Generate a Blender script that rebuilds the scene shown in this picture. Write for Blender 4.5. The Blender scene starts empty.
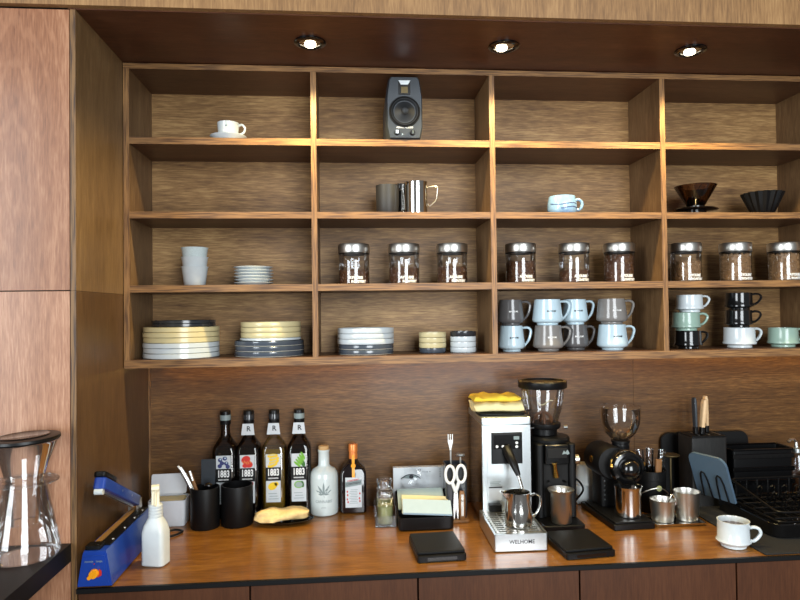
import bpy, bmesh, math, random
from mathutils import Vector, Matrix
random.seed(7)
PI = math.pi
S = bpy.context.scene
COL = S.collection

# ------------------------------------------------------------------ camera, world, light, exposure
cam_d = bpy.data.cameras.new('camera'); cam = bpy.data.objects.new('camera', cam_d); COL.objects.link(cam)
cam_d.sensor_width = 36.0; cam_d.lens = 36.0*636.318/800.0; cam_d.clip_start = 0.02
r_ = Vector((0.9964, -0.0841, -0.0120)).normalized()
u_ = Vector((0.0104, -0.0189, 0.9998)); u_ = (u_ - r_*u_.dot(r_)).normalized()
b_ = r_.cross(u_)
cam.matrix_world = Matrix(((r_.x, u_.x, b_.x, 0.5745), (r_.y, u_.y, b_.y, -1.7047), (r_.z, u_.z, b_.z, 0.1397), (0, 0, 0, 1)))
S.camera = cam

def lin(c):
    c = c/255.0
    return c/12.92 if c <= 0.04045 else ((c+0.055)/1.055)**2.4
def rgb(r, g, b): return (lin(r), lin(g), lin(b), 1.0)

W_ = bpy.data.worlds.new('room_ambient'); S.world = W_; W_.use_nodes = True
bg = W_.node_tree.nodes['Background']; bg.inputs[0].default_value = (0.80, 0.78, 0.76, 1); bg.inputs[1].default_value = 0.17

def area(name, loc, aim, sx, sy, power, color):
    d = bpy.data.lights.new(name, 'AREA'); d.shape = 'RECTANGLE'; d.size = sx; d.size_y = sy; d.energy = power; d.color = color
    o = bpy.data.objects.new(name, d); COL.objects.link(o); o.location = loc
    o.rotation_euler = (Vector(aim)-Vector(loc)).to_track_quat('-Z', 'Y').to_euler()
    return o
# daylight entering through the two tall shop windows behind the photographer
area('window_daylight', (-1.9, -2.7, 0.45), (0.6, 0.1, 0.1), 1.3, 2.2, 80, (0.90, 0.96, 1.0))
area('window_daylight', (1.45, -3.3, 0.45), (0.9, 0.1, 0.1), 1.4, 2.2, 95, (0.90, 0.96, 1.0))

S.view_settings.view_transform = 'Standard'; S.view_settings.look = 'None'; S.view_settings.gamma = 1.0
S.view_settings.use_curve_mapping = False; S.view_settings.exposure = 0.30

# ------------------------------------------------------------------ mesh building helpers
class MB:
    def __init__(s): s.v = []; s.f = []; s.m = []
    def add(s, vs, fs, mi=0):
        n = len(s.v); s.v += [tuple(p) for p in vs]
        for f in fs: s.f.append([i+n for i in f]); s.m.append(mi)
        return s
    def box(s, x0, x1, y0, y1, z0, z1, mi=0, front=None):
        vs = [(x0,y0,z0),(x1,y0,z0),(x1,y1,z0),(x0,y1,z0),(x0,y0,z1),(x1,y0,z1),(x1,y1,z1),(x0,y1,z1)]
        fs = [(0,3,2,1),(4,5,6,7),(0,1,5,4),(1,2,6,5),(2,3,7,6),(3,0,4,7)]
        n = len(s.v); s.add(vs, fs, mi)
        if front is not None: s.m[-4] = front
        return s
    def rings(s, rings, close=True, cap0=True, cap1=True, mi=0):
        n = len(rings[0]); vs = [p for r in rings for p in r]; fs = []
        for k in range(len(rings)-1):
            for i in range(n if close else n-1):
                j = (i+1) % n
                fs.append((k*n+i, k*n+j, (k+1)*n+j, (k+1)*n+i))
        if cap0: fs.append(tuple(range(n-1, -1, -1)))
        if cap1: fs.append(tuple((len(rings)-1)*n+i for i in range(n)))
        return s.add(vs, fs, mi)
    def lathe(s, prof, n=32, c=(0,0,0), mi=0, sx=1.0, sy=1.0):
        rings = []; cap0 = prof[0][0] < 1e-6; cap1 = prof[-1][0] < 1e-6
        base = len(s.v); vs = []; idx = []
        for r, z in prof:
            if r < 1e-6: idx.append([len(vs)]); vs.append((c[0], c[1], c[2]+z))
            else:
                a = []
                for i in range(n):
                    t = 2*PI*i/n; a.append(len(vs)); vs.append((c[0]+r*sx*math.cos(t), c[1]+r*sy*math.sin(t), c[2]+z))
                idx.append(a)
        fs = []
        for A, B in zip(idx[:-1], idx[1:]):
            for i in range(n):
                j = (i+1) % n
                if len(A) == 1 and len(B) == 1: continue
                if len(A) == 1: fs.append((A[0], B[j], B[i]))
                elif len(B) == 1: fs.append((A[i], A[j], B[0]))
                else: fs.append((A[i], A[j], B[j], B[i]))
        return s.add(vs, fs, mi)
    def rbox(s, cx, cy, z0, z1, w, d, r=0.004, ch=0.002, seg=4, mi=0, taper=1.0):
        def ring(z, ins, k=1.0):
            out = []; hw = w/2*k-ins; hd = d/2*k-ins; rr = max(r-ins, 1e-4)
            for qx, qy, a0 in ((1,1,0),(-1,1,PI/2),(-1,-1,PI),(1,-1,1.5*PI)):
                for i in range(seg+1):
                    a = a0+PI/2*i/seg
                    out.append((cx+qx*(hw-rr)+rr*math.cos(a), cy+qy*(hd-rr)+rr*math.sin(a), z))
            return out
        return s.rings([ring(z0, ch), ring(z0+ch, 0), ring(z1-ch, 0, taper), ring(z1, ch, taper)], mi=mi)
    def prism(s, pts, axis, a0, a1, mi=0):
        # pts are (u,v): axis x -> (y,z), axis y -> (x,z), axis z -> (x,y)
        def P(u, v, a): return {'x': (a,u,v), 'y': (u,a,v), 'z': (u,v,a)}[axis]
        return s.rings([[P(u,v,a0) for u,v in pts], [P(u,v,a1) for u,v in pts]], mi=mi)
    def tube(s, path, r, n=8, closed=False, mi=0, ry=None, cap=True):
        P = [Vector(p) for p in path]; rings = []; m = len(P)
        rr = r if isinstance(r, (list, tuple)) else [r]*m
        up = None
        for i in range(m):
            if closed: t = (P[(i+1) % m]-P[i-1])
            else: t = P[min(i+1,m-1)]-P[max(i-1,0)]
            t = t.normalized() if t.length > 1e-9 else Vector((0,0,1))
            if up is None:
                up = Vector((0,1,0)) if abs(t.y) < 0.9 else Vector((1,0,0))
            a = t.cross(up); a = a.normalized() if a.length > 1e-6 else t.orthogonal().normalized()
            up = a.cross(t).normalized()
            k = (ry/r) if (ry and not isinstance(r, (list, tuple))) else 1.0
            rings.append([tuple(P[i]+a*rr[i]*math.cos(2*PI*j/n)+up*rr[i]*k*math.sin(2*PI*j/n)) for j in range(n)])
        if closed: rings.append(rings[0]); return s.rings(rings, cap0=False, cap1=False, mi=mi)
        return s.rings(rings, cap0=cap, cap1=cap, mi=mi)
    def ball(s, c, rx, ry=None, rz=None, nu=12, nv=8, mi=0, rot=None):
        ry = ry or rx; rz = rz or rx; b = len(s.v)
        s.lathe([(math.sin(PI*k/nv), -math.cos(PI*k/nv)) for k in range(nv+1)], nu, mi=mi)
        for i in range(b, len(s.v)):
            p = Vector((s.v[i][0]*rx, s.v[i][1]*ry, s.v[i][2]*rz))
            if rot: p = rot @ p
            s.v[i] = tuple(p+Vector(c))
        return s
    def xf(s, M, b=0):
        for i in range(b, len(s.v)): s.v[i] = tuple(M @ Vector(s.v[i]))
        return s
    def mesh(s, name, mats, ang=38):
        me = bpy.data.meshes.new(name); me.from_pydata(s.v, [], s.f)
        for m in mats: me.materials.append(m)
        me.polygons.foreach_set('material_index', s.m)
        bm = bmesh.new(); bm.from_mesh(me); bmesh.ops.recalc_face_normals(bm, faces=bm.faces); bm.to_mesh(me); bm.free()
        me.polygons.foreach_set('use_smooth', [True]*len(me.polygons))
        me.set_sharp_from_angle(angle=math.radians(ang)); me.update()
        return me

def obj(name, mb, mat, parent=None, loc=None, rot=None, ang=38):
    mats = mat if isinstance(mat, (list, tuple)) else [mat]
    me = mb if isinstance(mb, bpy.types.Mesh) else mb.mesh(name, mats, ang)
    o = bpy.data.objects.new(name, me); COL.objects.link(o)
    if parent: o.parent = parent
    if loc: o.location = loc
    if rot: o.rotation_euler = rot
    return o
def tag(o, label, cat, group=None):
    o['label'] = label; o['category'] = cat
    if group: o['group'] = group
    return o
def thing(name, label, cat, loc=(0,0,0), rz=0, group=None):
    o = bpy.data.objects.new(name, None); COL.objects.link(o); o.empty_display_size = 0.02
    o.location = loc; o.rotation_euler = (0,0,rz)
    return tag(o, label, cat, group)
def struct(o): o['kind'] = 'structure'; return o
def arc(cx, cy, r, a0, a1, n): return [(cx+r*math.cos(a0+(a1-a0)*i/n), cy+r*math.sin(a0+(a1-a0)*i/n)) for i in range(n+1)]
def shell(outer, t, zt=None):
    # closed wall: outer profile bottom->top, then back down inside by thickness t
    inner = [(max(r-t, 0.0005), z+(t if i == 0 else 0)) for i, (r, z) in enumerate(outer)]
    return [(0, outer[0][1])]+outer+[(r, z) for r, z in reversed(inner)]+[(0, inner[0][1])]

_txt = {}
def text_mb(txt, size, depth=0.0003, R=None, width=None, bold=0.0):
    # lettering standing in the XZ plane, facing -Y, centred on the origin; wrapped to radius R when given
    cu = bpy.data.curves.new('lettering', 'FONT'); cu.body = txt; cu.size = size; cu.resolution_u = 2
    cu.align_x = 'CENTER'; cu.align_y = 'CENTER'; cu.extrude = depth; cu.offset = bold
    o = bpy.data.objects.new('lettering_tmp', cu); COL.objects.link(o)
    dg = bpy.context.evaluated_depsgraph_get(); me = bpy.data.meshes.new_from_object(o.evaluated_get(dg))
    b = MB(); vs = [v.co.copy() for v in me.vertices]
    k = 1.0
    if width and vs:
        w = max(v.x for v in vs)-min(v.x for v in vs); k = width/max(w, 1e-6)
    out = []
    for v in vs:
        x, z, y = v.x*k, v.y, -v.z
        if R:
            a = x/R; rr = R-y; out.append((rr*math.sin(a), -rr*math.cos(a)+0.0, z))
        else: out.append((x, y, z))
    b.add(out, [tuple(p.vertices) for p in me.polygons])
    bpy.data.objects.remove(o); bpy.data.curves.remove(cu); bpy.data.meshes.remove(me)
    return b

# ------------------------------------------------------------------ materials
def nmat(name):
    m = bpy.data.materials.new(name); m.use_nodes = True; nt = m.node_tree; nt.nodes.clear()
    out = nt.nodes.new('ShaderNodeOutputMaterial'); return m, nt, out
def pm(name, col, rough=0.4, metal=0.0, coat=0.0, var=0.06, scale=60.0, bump=0.0, spec=0.5, aniso=0.0, emit=None, es=0.0, sss=0.0):
    m, nt, out = nmat(name); N = nt.nodes; L = nt.links
    p = N.new('ShaderNodeBsdfPrincipled'); L.new(p.outputs[0], out.inputs[0])
    tc = N.new('ShaderNodeTexCoord'); nz = N.new('ShaderNodeTexNoise'); nz.inputs['Scale'].default_value = scale; nz.inputs['Detail'].default_value = 3
    L.new(tc.outputs['Object'], nz.inputs['Vector'])
    mx = N.new('ShaderNodeMix'); mx.data_type = 'RGBA'
    mx.inputs[6].default_value = tuple(c*(1-var) for c in col[:3])+(1,); mx.inputs[7].default_value = tuple(min(1, c*(1+var)) for c in col[:3])+(1,)
    L.new(nz.outputs[0], mx.inputs[0]); L.new(mx.outputs[2], p.inputs['Base Color'])
    p.inputs['Roughness'].default_value = rough; p.inputs['Metallic'].default_value = metal
    p.inputs['Coat Weight'].default_value = coat; p.inputs['Coat Roughness'].default_value = 0.08
    p.inputs['Specular IOR Level'].default_value = spec; p.inputs['Anisotropic'].default_value = aniso
    if bump:
        bp = N.new('ShaderNodeBump'); bp.inputs['Strength'].default_value = bump; bp.inputs['Distance'].default_value = 0.002
        L.new(nz.outputs[0], bp.inputs['Height']); L.new(bp.outputs[0], p.inputs['Normal'])
    if emit: p.inputs['Emission Color'].default_value = emit; p.inputs['Emission Strength'].default_value = es
    return m
def wood(name, dark, mid, light, axis='x', freq=26.0, rough=0.45, coat=0.0, fig=1.0, along=1.6, contrast=1.15, spec=0.4, arch=None):
    m, nt, out = nmat(name); N = nt.nodes; L = nt.links
    p = N.new('ShaderNodeBsdfPrincipled'); L.new(p.outputs[0], out.inputs[0])
    tc = N.new('ShaderNodeTexCoord')
    def mapped(sc_al, sc_ac):
        mp = N.new('ShaderNodeMapping'); L.new(tc.outputs['Object'], mp.inputs[0])
        mp.inputs['Scale'].default_value = tuple(sc_al if a == axis else sc_ac for a in 'xyz'); return mp
    def noise(mp, detail, dist):
        n = N.new('ShaderNodeTexNoise'); n.inputs['Scale'].default_value = 1.0; n.inputs['Detail'].default_value = detail
        n.inputs['Distortion'].default_value = dist; n.inputs['Roughness'].default_value = 0.6; L.new(mp.outputs[0], n.inputs['Vector']); return n
    n1 = noise(mapped(along*2.4, freq*1.7), 6, 0.9*fig)
    n2 = noise(mapped(1.1, 4.0), 3, 1.8*fig)
    n3 = noise(mapped(26.0, 300.0), 3, 0.0)
    a = N.new('ShaderNodeMath'); a.operation = 'MULTIPLY_ADD'; L.new(n1.outputs[0], a.inputs[0]); a.inputs[1].default_value = 0.38*contrast
    b = N.new('ShaderNodeMath'); b.operation = 'MULTIPLY_ADD'; L.new(n2.outputs[0], b.inputs[0]); b.inputs[1].default_value = 0.42*contrast; b.inputs[2].default_value = 0.5-0.690*contrast
    c = N.new('ShaderNodeMath'); c.operation = 'MULTIPLY_ADD'; L.new(n3.outputs[0], c.inputs[0]); c.inputs[1].default_value = 0.58*contrast
    L.new(b.outputs[0], c.inputs[2]); L.new(c.outputs[0], a.inputs[2])
    rp = N.new('ShaderNodeValToRGB'); e = rp.color_ramp.elements
    e[0].position = 0.26; e[0].color = dark; e[1].position = 0.74; e[1].color = light
    k = e.new(0.5); k.color = mid
    L.new(a.outputs[0], rp.inputs[0]); src = rp.outputs[0]
    if arch:
        # cathedral figure: elongated wavy rings around a centre on the panel
        mp = N.new('ShaderNodeMapping'); L.new(tc.outputs['Object'], mp.inputs[0]); mp.inputs['Scale'].default_value = (1.0, 0.0, 0.22); mp.inputs['Location'].default_value = (-arch[0], 0.0, -arch[1]*0.22)
        wv = N.new('ShaderNodeTexWave'); wv.wave_type = 'RINGS'; wv.rings_direction = 'Y'; wv.inputs['Scale'].default_value = 13.0; wv.inputs['Distortion'].default_value = 6.0
        wv.inputs['Detail'].default_value = 3.0; wv.inputs['Detail Scale'].default_value = 2.2; L.new(mp.outputs[0], wv.inputs[0])
        wr = N.new('ShaderNodeValToRGB'); wr.color_ramp.elements[0].position = 0.80; wr.color_ramp.elements[1].position = 0.98
        wr.color_ramp.elements[0].color = (0,0,0,1); wr.color_ramp.elements[1].color = (0.15,0.15,0.15,1); L.new(wv.outputs[0], wr.inputs[0])
        wm = N.new('ShaderNodeMix'); wm.data_type = 'RGBA'; L.new(wr.outputs[0], wm.inputs[0]); L.new(src, wm.inputs[6]); wm.inputs[7].default_value = tuple(min(1,c*1.25) for c in light[:3])+(1,)
        src = wm.outputs[2]
    L.new(src, p.inputs['Base Color'])
    p.inputs['Roughness'].default_value = rough; p.inputs['Coat Weight'].default_value = coat; p.inputs['Coat Roughness'].default_value = 0.12
    p.inputs['Specular IOR Level'].default_value = spec
    bp = N.new('ShaderNodeBump'); bp.inputs['Strength'].default_value = 0.12; bp.inputs['Distance'].default_value = 0.001
    L.new(n3.outputs[0], bp.inputs['Height']); L.new(bp.outputs[0], p.inputs['Normal'])
    return m
def ply_edge(name, axis, dark, light):
    m, nt, out = nmat(name); N = nt.nodes; L = nt.links
    p = N.new('ShaderNodeBsdfPrincipled'); L.new(p.outputs[0], out.inputs[0])
    tc = N.new('ShaderNodeTexCoord'); mp = N.new('ShaderNodeMapping'); L.new(tc.outputs['Object'], mp.inputs[0])
    mp.inputs['Scale'].default_value = tuple(290.0 if a == axis else 12.0 for a in 'xyz')
    n = N.new('ShaderNodeTexNoise'); n.inputs['Scale'].default_value = 1.0; n.inputs['Detail'].default_value = 2; L.new(mp.outputs[0], n.inputs['Vector'])
    rp = N.new('ShaderNodeValToRGB'); e = rp.color_ramp.elements; e[0].position = 0.36; e[0].color = dark; e[1].position = 0.6; e[1].color = light
    L.new(n.outputs[0], rp.inputs[0]); L.new(rp.outputs[0], p.inputs['Base Color']); p.inputs['Roughness'].default_value = 0.5
    return m
def glass(name, tint=(0.985,0.992,1,1), base=0.15, gain=0.75, rough=0.02):
    # thin clear wall: transparent with a reflection that grows towards grazing angles
    m, nt, out = nmat(name); N = nt.nodes; L = nt.links
    t = N.new('ShaderNodeBsdfTransparent'); t.inputs[0].default_value = tint
    g = N.new('ShaderNodeBsdfGlossy'); g.inputs['Roughness'].default_value = rough
    tc = N.new('ShaderNodeTexCoord'); nz = N.new('ShaderNodeTexNoise'); nz.inputs['Scale'].default_value = 25; L.new(tc.outputs['Object'], nz.inputs['Vector'])
    lw = N.new('ShaderNodeFresnel'); lw.inputs[0].default_value = 1.5
    k = N.new('ShaderNodeMath'); k.operation = 'MULTIPLY_ADD'; k.inputs[1].default_value = gain; L.new(lw.outputs[0], k.inputs[0])
    v = N.new('ShaderNodeMath'); v.operation = 'MULTIPLY'; v.inputs[1].default_value = base; L.new(nz.outputs[0], v.inputs[0]); L.new(v.outputs[0], k.inputs[2])
    k.use_clamp = True
    x = N.new('ShaderNodeMixShader'); L.new(k.outputs[0], x.inputs[0]); L.new(t.outputs[0], x.inputs[1]); L.new(g.outputs[0], x.inputs[2]); L.new(x.outputs[0], out.inputs[0])
    return m
def emis(name, col, st):
    m, nt, out = nmat(name); e = nt.nodes.new('ShaderNodeEmission'); e.inputs[0].default_value = col; e.inputs[1].default_value = st
    nt.links.new(e.outputs[0], out.inputs[0]); return m

D, Mi, Lt = rgb(74,46,28), rgb(104,70,42), rgb(132,94,60)
M = {}
M['back'] = wood('walnut_stained_plywood_back', rgb(86,58,32), rgb(134,100,60), rgb(180,144,94), 'x', 34, 0.5, fig=1.2)
M['board_h'] = wood('walnut_stained_plywood_shelf', rgb(60,37,23), rgb(88,58,38), rgb(110,78,52), 'x', 26, 0.45)
M['board_v'] = wood('walnut_stained_plywood_upright', rgb(79,55,35), rgb(108,81,53), rgb(135,107,75), 'z', 30, 0.45)
M['edge_h'] = ply_edge('plywood_edge_flat', 'z', rgb(86,57,32), rgb(146,106,62))
M['edge_v'] = ply_edge('plywood_edge_upright', 'x', rgb(86,57,32), rgb(146,106,62))
M['edge_d'] = ply_edge('plywood_edge_stained', 'x', rgb(60,38,20), rgb(122,88,48))
M['splash'] = wood('backsplash_plywood', rgb(60,38,17), rgb(92,62,31), rgb(128,92,51), 'x', 40, 0.42, fig=1.3, coat=0.08)
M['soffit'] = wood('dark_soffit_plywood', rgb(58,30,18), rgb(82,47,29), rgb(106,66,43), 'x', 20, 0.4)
M['fascia'] = wood('fascia_plywood', rgb(104,74,46), rgb(138,102,64), rgb(166,128,84), 'z', 40, 0.5)
M['col_up'] = wood('column_panel_upper', rgb(110,68,45), rgb(141,94,65), rgb(171,126,95), 'z', 16, 0.38, fig=1.2, along=1.1, coat=0.1, arch=(-0.13,0.40))
M['col_lo'] = wood('column_panel_lower', rgb(124,82,58), rgb(158,111,82), rgb(187,143,112), 'z', 30, 0.38, fig=1.4, along=1.1, coat=0.1)
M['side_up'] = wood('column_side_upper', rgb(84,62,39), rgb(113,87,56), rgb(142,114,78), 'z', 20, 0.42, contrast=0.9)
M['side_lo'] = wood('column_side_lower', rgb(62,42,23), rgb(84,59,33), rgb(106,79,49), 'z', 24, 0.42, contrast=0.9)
M['worktop'] = wood('varnished_worktop', rgb(92,55,18), rgb(132,84,30), rgb(166,114,50), 'x', 22, 0.32, coat=0.22, fig=1.5, contrast=1.1)
M['door'] = wood('cabinet_door_veneer', rgb(56,30,16), rgb(76,43,24), rgb(92,55,32), 'z', 22, 0.4, contrast=0.8)
M['floor'] = pm('dark_concrete_floor', rgb(90,84,78), 0.6, scale=6, var=0.2)
M['black'] = pm('satin_black_plastic', rgb(12,12,13), 0.36, spec=0.28)
M['matte'] = pm('matte_black_coating', rgb(11,11,12), 0.48, spec=0.25)
M['gloss'] = pm('glossy_black_plastic', rgb(9,9,10), 0.15, coat=0.4)
M['void'] = pm('shadow_gap_black', rgb(10,8,7), 0.8)
M['char'] = pm('charcoal_speaker_shell', rgb(44,50,56), 0.42)
M['cone'] = pm('speaker_cone', rgb(24,26,29), 0.55)
M['steel'] = pm('brushed_steel', rgb(206,204,198), 0.34, 1.0, scale=200)
M['mirror'] = pm('polished_steel', rgb(214,213,210), 0.13, 1.0)
M['satin'] = pm('satin_aluminium', rgb(206,212,214), 0.34, 1.0, scale=200)
M['brass'] = pm('brass', rgb(200,160,84), 0.25, 1.0)
M['white'] = pm('white_glazed_ceramic', rgb(204,212,215), 0.16, coat=0.3)
M['cream'] = pm('cream_glazed_stoneware', rgb(210,196,150), 0.3, coat=0.2, scale=90)
M['slate'] = pm('slate_blue_glaze', rgb(72,80,90), 0.16, coat=0.5, scale=40, var=0.2)
M['dark_gl'] = pm('charcoal_glaze', rgb(46,48,52), 0.2, coat=0.4)
M['palerim'] = pm('unglazed_pale_rim', rgb(190,188,176), 0.5)
M['fleck'] = pm('flecked_white_glaze', rgb(200,212,212), 0.25, var=0.25, scale=420)
M['mugblue'] = pm('pale_blue_glaze', rgb(190,212,222), 0.16, coat=0.4)
M['muggrey'] = pm('warm_grey_glaze', rgb(128,124,120), 0.18, coat=0.4)
M['mugdark'] = pm('dark_grey_glaze', rgb(92,90,90), 0.18, coat=0.4)
M['mint'] = pm('mint_green_glaze', rgb(146,172,158), 0.22, coat=0.3)
M['blk_gl'] = pm('black_glaze', rgb(18,19,20), 0.12, coat=0.5)
M['tumbler'] = pm('matte_black_tumbler_coat', rgb(34,34,36), 0.5)
M['ink'] = pm('dark_print', rgb(40,40,44), 0.5)
M['wprint'] = pm('white_print', rgb(236,236,232), 0.5)
M['paper'] = pm('white_paper', rgb(200,204,206), 0.7)
M['glass'] = glass('clear_glass')
M['acryl'] = glass('clear_acrylic', (0.95,0.96,0.97,1), 0.05, 0.7)
M['smoke'] = glass('smoked_brown_plastic', (0.46,0.32,0.25,1), 0.06, 0.8, 0.08)
M['bean'] = pm('roasted_coffee_beans', rgb(98,64,42), 0.35, var=0.35, scale=300)
M['bean2'] = pm('mid_roast_coffee_beans', rgb(150,116,80), 0.4, var=0.35, scale=300)
M['blue'] = pm('blue_painted_steel', rgb(26,62,150), 0.32, coat=0.3)
M['orange'] = pm('orange_plastic_knob', rgb(246,160,20), 0.35)
M['red'] = pm('red_print', rgb(190,40,34), 0.5)
M['tape'] = pm('heat_tape_tan', rgb(150,112,66), 0.45)
M['plastic_w'] = pm('white_translucent_plastic', rgb(206,212,212), 0.35)
M['plastic_y'] = pm('yellowed_white_plastic', rgb(228,218,188), 0.35)
M['boxgrey'] = pm('light_grey_plastic', rgb(206,208,212), 0.35)
M['darkglass'] = glass('dark_bottle_glass', (0.55,0.5,0.45,1), 0.05, 0.9)
M['syr_dark'] = pm('dark_syrup', rgb(20,12,14), 0.08, coat=0.6)
M['syr_olive'] = pm('lemon_syrup', rgb(104,80,22), 0.1, coat=0.6)
M['label_y'] = pm('yellow_fruit_print', rgb(236,196,30), 0.5, var=0.12)
M['label_g'] = pm('green_fruit_print', rgb(110,170,46), 0.5, var=0.15)
M['label_dg'] = pm('dark_green_print', rgb(44,100,30), 0.5)
M['label_b'] = pm('blueberry_print', rgb(50,56,110), 0.5, var=0.2)
M['label_r'] = pm('strawberry_print', rgb(206,44,34), 0.5, var=0.15)
M['copper'] = pm('orange_foil', rgb(226,134,66), 0.35, 0.3)
M['cork'] = pm('cork', rgb(196,156,104), 0.8, scale=300, var=0.15)
M['bottlew'] = pm('white_bottle_glaze', rgb(206,216,214), 0.2, coat=0.4)
M['etch'] = pm('grey_etched_print', rgb(128,142,142), 0.5)
M['cloth_y'] = pm('yellow_terry_cloth', rgb(255,208,62), 0.95, scale=500, var=0.15, bump=0.8)
M['cloth_b'] = pm('cream_terry_cloth', rgb(242,226,168), 0.95, scale=500, var=0.15, bump=0.8)
M['cloth_w'] = pm('patterned_waffle_cloth', rgb(230,200,138), 0.95, scale=120, var=0.22, bump=0.8)
M['herb'] = pm('dried_green_herb', rgb(150,152,104), 0.9, scale=400, var=0.3, bump=0.6)
M['pap_g'] = pm('sage_paper', rgb(150,164,158), 0.8)
M['pap_y'] = pm('cream_paper', rgb(206,194,150), 0.8)
M['pap_b'] = pm('pale_blue_paper', rgb(172,192,202), 0.8)
M['scissor'] = pm('white_scissor_plastic', rgb(232,232,228), 0.3)
M['brown'] = pm('brown_wood_handle', rgb(130,88,46), 0.5, scale=80, var=0.2)
M['palewood'] = pm('pale_wood_handle', rgb(222,186,140), 0.5, scale=80, var=0.1)
M['slateboard'] = pm('blue_grey_board', rgb(74,94,112), 0.45)
M['bronze'] = pm('dull_bronze', rgb(96,84,58), 0.4, 0.8)
M['coffee'] = pm('coffee_drink', rgb(70,44,26), 0.15)
M['screen'] = pm('black_control_glass', rgb(10,10,12), 0.1, coat=0.5)
M['stone'] = pm('dark_fibre_mat', rgb(26,25,24), 0.9, scale=300, var=0.3, bump=0.5)
M['blockwood'] = wood('charcoal_stained_block', rgb(18,18,18), rgb(30,29,28), rgb(44,42,40), 'z', 60, 0.5)
M['lamp'] = emis('lit_lamp_lens', (1.0,0.86,0.62,1), 14.0)
M['led'] = emis('warm_led_tape', (1.0,0.56,0.15,1), 11.0)
M['bluepat'] = pm('blue_brushed_glaze', rgb(132,170,206), 0.2, coat=0.4, scale=55, var=0.4)

# ------------------------------------------------------------------ the setting
XE = 2.44
YC, ZC, ZS, YB = -0.2897, -0.4414, 0.8001, 0.213
FZ = -1.34
struct(obj('floor', MB().box(-1.2, XE+0.3, -1.25, 0.3, FZ-0.04, FZ), M['floor']))
wb = struct(obj('wall_back', MB().box(-0.016, XE, YB+0.004, YB+0.08, FZ, ZS), M['void']))
obj('panel', MB().box(-0.0015, 1.4620, YB, YB+0.0039, FZ, ZS-0.001), M['splash'], wb)
obj('panel', MB().box(1.4628, XE, YB, YB+0.0039, FZ, ZS-0.001), M['splash'], wb)
struct(obj('trim_2', MB().box(-0.0015, 0.0030, YB-0.0060, YB-0.0002, ZC+0.0003, -0.0005), M['edge_v']))
wl = struct(obj('wall_left', MB().box(-0.80, -0.0165, YC+0.018, YB+0.08, FZ, 1.15), M['void']))
obj('front_panel', MB().box(-0.80, -0.0145, YC, YC+0.0175, 0.1940, 0.7985), M['col_up'], wl)
obj('front_panel', MB().box(-0.80, -0.0145, YC, YC+0.0175, FZ, 0.1915), M['col_lo'], wl)
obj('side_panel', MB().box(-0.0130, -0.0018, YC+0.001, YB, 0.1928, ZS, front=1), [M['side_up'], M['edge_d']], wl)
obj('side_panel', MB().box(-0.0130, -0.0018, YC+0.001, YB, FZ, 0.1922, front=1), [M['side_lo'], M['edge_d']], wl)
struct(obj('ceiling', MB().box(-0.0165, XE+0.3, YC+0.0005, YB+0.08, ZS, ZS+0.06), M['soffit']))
struct(obj('trim_1', MB().box(-0.80, XE+0.3, YC-0.016, YC, ZS+0.002, 1.15), M['fascia']))
struct(obj('wall_right', MB().box(XE, XE+0.3, YC, YB+0.08, FZ, ZS), M['col_lo']))

# shelving unit
PW, TV = 0.485, 0.0147
H, TT, TB, DB = 0.7978, 0.0146, 0.0213, 0.1976
sh = thing('display_shelf', 'large walnut-stained plywood shelving grid fixed on the back wall', 'shelf', (0,0,0))
zl = [(0.5858,0.6040),(0.3905,0.4080),(0.1970,0.2155)]
obj('top_board', MB().box(0, 5*PW+TV, 0, DB, H-TT, H, front=1), [M['board_h'], M['edge_h']], sh)
obj('bottom_board', MB().box(0, 5*PW+TV, -0.001, DB, 0, TB, front=1), [M['board_h'], M['edge_h']], sh)
for i in range(6):
    obj('side_board' if i in (0,5) else 'divider', MB().box(i*PW, i*PW+TV, 0, DB, TB, H-TT, front=1), [M['board_v'], M['edge_v']], sh)
for i in range(5):
    for z0, z1 in zl:
        obj('shelf_board', MB().box(i*PW+TV, (i+1)*PW, 0.0008, DB, z0, z1, front=1), [M['board_h'], M['edge_h']], sh)
obj('back_panel', MB().box(0, 5*PW+TV, DB, YB-0.0005, 0, H), M['back'], sh)
obj('led_strip', MB().box(0.04, 5*PW-0.04, YB-0.048, YB-0.038, -0.0035, -0.0005), M['led'], sh)

# downlights recessed into the soffit
def downlight(x, y, rz, label):
    t = thing('downlight', label, 'light', (x, y, ZS), rz, 'soffit downlights')
    obj('trim_ring', MB().lathe([(0.0385,-0.0002),(0.0385,-0.0035),(0.035,-0.0060),(0.0300,-0.0070),(0.0270,-0.0050),(0.0255,-0.0005)], 40), M['gloss'], t)
    obj('reflector', MB().lathe([(0.0257,-0.0009),(0.0150,-0.0006),(0.0,-0.0006)], 32), M['mirror'], t)
    b = MB().lathe([(0.0,-0.0058),(0.008,-0.0054),(0.0125,-0.0044),(0.0140,-0.0018),(0.0,-0.0018)], 32)
    b.xf(Matrix.Translation((0,0.0105,-0.0006)) @ Matrix.Rotation(math.radians(-5), 4, 'X'))
    obj('lamp_lens', b, M['lamp'], t)
    d = bpy.data.lights.new('downlight_beam', 'SPOT'); d.energy = 18.0; d.color = (1.0, 0.77, 0.36); d.spot_size = math.radians(146); d.spot_blend = 0.6; d.shadow_soft_size = 0.018
    o = bpy.data.objects.new('downlight_beam', d); COL.objects.link(o); o.parent = t; o.location = (0, 0, -0.016)
downlight(0.493, -0.150, 0.0, 'round black recessed downlight nearest the reddish wood column')
downlight(0.974, -0.154, 0.3, 'middle one of the three round black recessed downlights')
downlight(1.460, -0.156, -0.3, 'round black recessed downlight furthest right in the dark soffit')

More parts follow.
